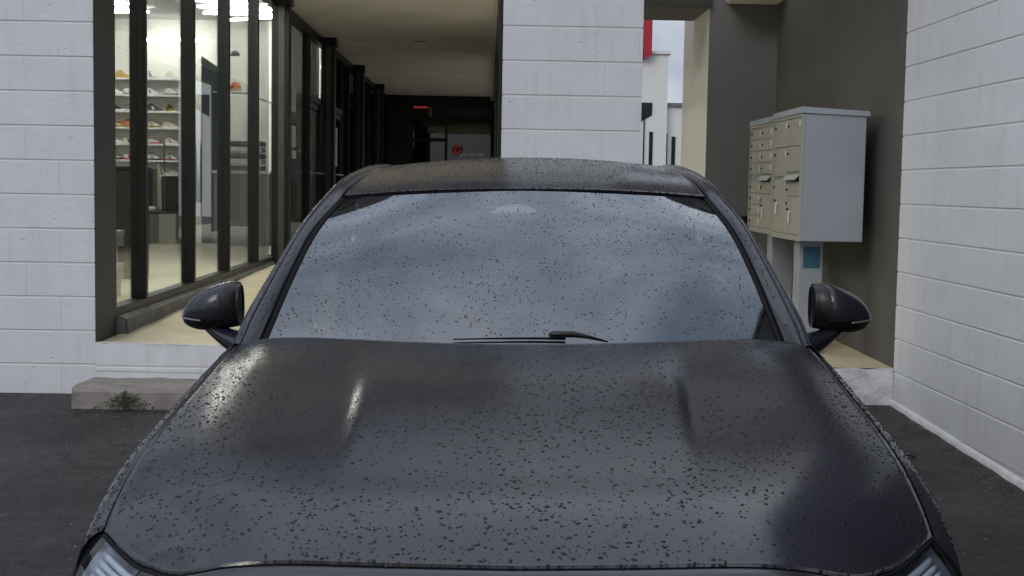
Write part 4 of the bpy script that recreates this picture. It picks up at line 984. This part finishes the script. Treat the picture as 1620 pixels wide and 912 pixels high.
for sgn in (-1, 1):
    top = []
    for k in range(13):
        x = .797 - (.797 - .60) * k / 12; d = sp(DF, x) - .006; top.append(Vector((x, d, hood_z(x, d + .006) - .004)))
    O = Vector((.856, .462, .700)); D2 = Vector((.862, .375, .545)); B2 = Vector((.58, .085, .575))
    def lens(u, v):
        i = min(int(u * 12), 11); f = u * 12 - i; t = top[i].lerp(top[i + 1], f)
        if u < .16: pass
        bl = O.lerp(D2, min(1, 1)).lerp(B2, u)
        bl.y -= .10 * math.sin(math.pi * u) * .6
        p = t.lerp(bl, v); bulge = .020 * math.sin(math.pi * min(1, v * 1.2)) if v < .83 else 0
        out = ss(0, .35, 1 - u) * math.sin(math.pi * min(1, v)) * .020
        return Vector((sgn * (p.x + out), p.y - bulge, p.z + bulge * .6))
    hl = MB(); hl.grid(lens, 26, 18); L_ = hl.build('headlight', M['lens'], car, True)
    bk = MB(); bk.grid(lambda u, v: Vector((sgn * -.012, .050, -.034)) * (.35 + .65 * math.sin(math.pi * min(1, max(0, u)))) + Vector(lens(u, v)) , 20, 14); bk.build('reflector', M['lampback'], L_, True)
    for (vv, r_) in ((.10, .0075), (.165, .0065), (.225, .006), (.285, .0055)):
        lb = MB(); lb.tube([Vector(lens(u, vv)) + Vector((sgn * -.004, .018, -.012)) for u in np.linspace(.10, 1, 18)], r_, 8); lb.build('light_guide', M['lampbar'], L_, True)
    sl = MB(); sl.tube([Vector(lens(u, .0)) + Vector((0, .002, -.001)) for u in np.linspace(0, 1, 20)], .0045, 6); sl.build('lamp_seal', M['rubber'], L_, True)
    oc = MB(); oc.grid(lambda u, v: Vector((sgn * (.801 + .062 * u), .441 + .012 * u - .01 * v, .752 - .052 * u - .012 * v - .02 * u * u)), 8, 3); oc.build('lamp_gap', M['rubber'], L_, True)
    pj = MB(); c0 = Vector((sgn * .72, .25, .63)); pj.grid(lambda u, v: c0 + Vector((.035 * math.cos(2*math.pi*v) * u, -.02 * math.cos(u * 1.5), .035 * math.sin(2*math.pi*v) * u)), 5, 18, True); pj.build('projector', M['gloss_black'], L_, True)

# dark sheet added below the seams to keep light from showing through
q = MB()
def under(u, v):
    x = (u * 2 - 1) * .82; d = max(.10, sp(DF, min(.80, abs(x)))) + .02 + (2.0 - .2) * v
    return (x, d, (hood_z(max(-.8, min(.8, x)), min(d, 1.5)) if d < 1.5 else .96) - .045 - .04 * ss(1.3, 1.6, d))
q.grid(under, 30, 30); q.build('seam_light_block', M['rubber'], car, True)
q = MB(); q.box(-.80, .80, .45, 4.6, .17, .22); q.build('underbody', M['rubber'], car)
for wy, _ in [(w_[0], 0) for w_ in WH]:
    for sgn in (-1, 1):
        t = MB()
        prof = [(.10, .215), (.118, .24), (.125, .30), (.115, .325), (.09, .335), (-.09, .335), (-.115, .325), (-.118, .24), (-.10, .215)]
        t.grid(lambda u, v: (sgn * .79 + prof[int(round(u * 8))][0] * sgn, wy + prof[int(round(u * 8))][1] * math.cos(2*math.pi*v), .335 + prof[int(round(u * 8))][1] * math.sin(2*math.pi*v)), 8, 40, True)
        wh = obj('wheel', t.mesh('wheel', M['rubber'], True), car)
        r_ = MB(); r_.grid(lambda u, v: (sgn * (.79 + .10 - .08 * (u < .5)), wy + (.06 + .16 * u) * math.cos(2*math.pi*v), .335 + (.06 + .16 * u) * math.sin(2*math.pi*v)), 4, 30, True)
        for k in range(10):
            a = k * math.pi / 5; r_.tube([(sgn * .885, wy + .03 * math.cos(a), .335 + .03 * math.sin(a)), (sgn * .88, wy + .215 * math.cos(a + .1), .335 + .215 * math.sin(a + .1))], .012, 5)
        r_.build('rim', M['rim'], wh, True)
        ar = MB(); ar.grid(lambda u, v: (sgn * (.885 - .35 * u), wy + .38 * math.cos(math.pi * v), .335 + .38 * math.sin(math.pi * v)), 3, 24); ar.build('wheel_liner', M['rubber'], car, True)

# door mirrors ---------------------------------------------------------
HS = [(0, .064, -.060, .050), (.10, .071, -.063, .062), (.28, .069, -.068, .072), (.48, .058, -.071, .074), (.68, .041, -.070, .066), (.84, .020, -.063, .052), (.95, -.006, -.052, .034), (1.0, -.026, -.040, .012)]
for sgn in (-1, 1):
    cx0, cy0, cz0 = (.866 if sgn > 0 else .850), 1.90, 1.030
    def ring(u, v, grow=0):
        row = [sp([(h[0], h[c]) for h in HS], u) for c in (1, 2, 3)]
        zt, zb_, dp = row; a = 2 * math.pi * v
        zm = (zt + zb_) / 2 - .0; hz = (zt - zb_) / 2
        ca, sa = math.cos(a), math.sin(a)
        pw = .75
        yy = -math.copysign(abs(ca) ** pw, ca) * (dp if ca > 0 else .045) ; z_ = math.copysign(abs(sa) ** .85, sa) * hz
        return Vector((sgn * (cx0 + .184 * u), cy0 + yy * (1 + grow) + .03 * u * u, cz0 + zm + z_ * (1 + grow) - .006 * u))
    m_ = MB(); m_.grid(ring, 26, 40, True)
    for e_ in (0, 26):
        m_.f.append(tuple(e_ * 40 + k for k in range(40))[::(1 if e_ else -1)])
    mir = m_.build('side_mirror', M['black'], car, True)
    cap = MB()
    def capf(u, v):
        u0 = .03 + .20 * (1 - min(1, v * 1.25)); uu = u0 + u * (1 - u0); row = [sp([(h[0], h[c]) for h in HS], uu) for c in (1, 2, 3)]; zt, zb_, dp = row
        zm = (zt + zb_) / 2; hz = (zt - zb_) / 2; zcut = -.036 + .012 * uu
        sa = max(-.98, min(.98, (zcut - zm) / hz)); sa = math.copysign(abs(sa) ** (1 / .85), sa); a0 = math.asin(sa)
        a = a0 + (2.2 - a0) * v
        ca, s2 = math.cos(a), math.sin(a)
        yy = -math.copysign(abs(ca) ** .75, ca) * (dp if ca > 0 else .045); z_ = math.copysign(abs(s2) ** .85, s2) * hz
        g = 1.035
        # inner facet: set back towards the glass
        fc = .018 * ss(.30, .05, uu) * ss(-.05, .05, zm + z_ - zcut)
        return Vector((sgn * (cx0 + .184 * uu + .002), cy0 + yy * g + .03 * uu * uu + fc, cz0 + zm + z_ * g - .006 * uu))
    cap.grid(capf, 30, 24); cap.build('mirror_cap', M['paint'], mir, True)
    ind = MB(); ind.tube([Vector(capf(u, 0)) + Vector((0, -.003, -.005)) for u in np.linspace(.45, .985, 14)], .003, 6); ind.build('indicator_strip', M['indicator'], mir, True)
    def armf(u, v, dz=0, k=1.0):
        a = 2 * math.pi * v
        c = Vector((.782, 1.83, .912)).lerp(Vector((.950, 1.905, .970)), u); c.z += -.012 * math.sin(math.pi * u) + dz
        ry = .085 - .050 * u; rz = (.048 - .034 * u) * k
        return Vector((sgn * c.x, c.y + ry * math.cos(a), c.z + rz * math.sin(a)))
    arm = MB(); arm.grid(armf, 14, 24, True); arm.build('mirror_arm', M['paint'], mir, True)
    arm2 = MB(); arm2.grid(lambda u, v: armf(.25 + .85 * u, v, -.010, 1.0), 14, 24, True); arm2.build('arm_underside', M['black'], mir, True)
    gl_ = MB(); gl_.grid(lambda u, v: Vector((sgn * (cx0 + .012 + .145 * u), cy0 + .052, cz0 - .055 + .11 * v * (1 - .5 * u * u))), 4, 4); gl_.build('mirror_glass', M['metal'], mir)

# raindrops -------------------------------------------------------------
dv, df_ = [], []
def frame(fn, u, v, e=.004):
    p = Vector(fn(u, v)); a = Vector(fn(min(1, u + e), v)) - Vector(fn(max(0, u - e), v)); c = Vector(fn(u, min(1, v + e))) - Vector(fn(u, max(0, v - e)))
    n = a.cross(c)
    if n.length < 1e-12: return None
    n.normalize()
    return p, n
def drop(p, n, r, up=True, flat=.42, run=None):
    if up and n.z < 0: n = -n
    a = n.cross(Vector((0, 1, 0))); 
    if a.length < .1: a = n.cross(Vector((1, 0, 0)))
    a.normalize(); c = n.cross(a)
    o = len(dv); ph = rnd.random() * 6.28; el = 1 + .12 * rnd.random()
    K = 8 if r > .0018 else 6
    for (rr, hh) in ((1, -.05), (.92, .38), (.55, .82)):
        for k in range(K):
            th = ph + 2 * math.pi * k / K; w = 1 + .06 * math.sin(2 * th + ph)
            q_ = p + (a * math.cos(th) * el + c * math.sin(th)) * (r * rr * w) + n * (r * hh * flat * 1.6)
            dv.append(tuple(q_))
    dv.append(tuple(p + n * r * flat * 1.6))
    for b_ in (0, 1):
        for k in range(K): df_.append((o + b_ * K + k, o + b_ * K + (k + 1) % K, o + (b_ + 1) * K + (k + 1) % K, o + (b_ + 1) * K + k))
    for k in range(K): df_.append((o + 2 * K + k, o + 2 * K + (k + 1) % K, o + 3 * K))
def clus(x, y, s=1.0): # lumpy density
    return .5 + .5 * math.sin(x * 9 * s + 1.3 * math.sin(y * 7 * s)) * math.sin(y * 8 * s + 2 * math.sin(x * 5 * s))
def rsize(lo, hi): return lo + (hi - lo) * rnd.random() ** 3.4
n = 0
while n < 16000:      # hood
    u, v = rnd.random(), rnd.random(); x = (u * 2 - 1) * .797
    dens = .30 + .7 * clus(x, v * 1.3)
    if v > .72 and abs(x) > .3: dens = min(1, dens * 1.7)
    if rnd.random() > dens: continue
    fr_ = frame(hood_pt, u, v)
    if fr_: drop(*fr_, rsize(.0008, .0040) * (.8 if v > .7 else 1), flat=.30); n += 1
n = 0
while n < 6500:      # windshield
    u, v = rnd.random(), .09 + .9 * rnd.random()
    if rnd.random() > .35 + .65 * clus(u * 1.5 + 2, v * 1.2): continue
    fr_ = frame(lambda a, b_: ws_pt(a * 2 - 1, b_), u, v)
    if fr_: drop(*fr_, rsize(.0008, .0030), flat=.3); n += 1
for k in range(5500):  # roof
    u, v = rnd.random(), rnd.random() ** 1.2 * .9
    fr_ = frame(roof_pt, u, v)
    if fr_: drop(*fr_, rsize(.0011, .0034), flat=.27)
for sgn in (-1, 1):
    for k in range(900):
        fn = lambda u, v: Vector((sgn, 1, 1)) * Vector((0, 0, 0))
        t = rnd.random() * .95; s_ = rnd.random()
        a = curve(IN, t); c = curve(OUT, t); tt = curve(IN, t + .02) - a; nn = tt.cross(c - a).normalized(); nn = -nn if nn.z < 0 else nn
        p = a.lerp(c, .06 + .9 * s_) + nn * .0095
        drop(Vector((sgn * p.x, p.y, p.z)), Vector((sgn * nn.x, nn.y, nn.z)), rsize(.0009, .0022))
    for k in range(1500):
        d = .45 + 1.25 * rnd.random(); v = .30 * rnd.random()
        f2 = lambda a, b_: side_pt(.45 + 1.25 * a, b_)
        fr_ = frame(f2, (d - .45) / 1.25, v)
        if fr_:
            p, nn = fr_; nn = nn if nn.z > 0 else -nn
            drop(Vector((sgn * p.x, p.y, p.z)), Vector((sgn * nn.x, nn.y, nn.z)), rsize(.0010, .0028))
    for k in range(260):
        u, v = rnd.random() * .97, .05 + .8 * rnd.random()
        cx0, cy0, cz0 = .856, 1.90, 1.030
        fr_ = frame(capf, u, v)
        if fr_ and sgn == 1:
            p, nn = fr_; nn = nn if (p - Vector((.93, 1.93, 1.0))).dot(nn) > 0 else -nn
            for s2 in (-1, 1): drop(Vector((s2 * p.x, p.y, p.z)), Vector((s2 * nn.x, nn.y, nn.z)), rsize(.0009, .0022), up=False)
me = bpy.data.meshes.new('raindrops'); me.from_pydata(dv, [], df_); me.materials.append(M['drop']); me.polygons.foreach_set('use_smooth', [True] * len(me.polygons)); me.update()
o = obj('raindrops', me, car); o['kind'] = 'stuff'
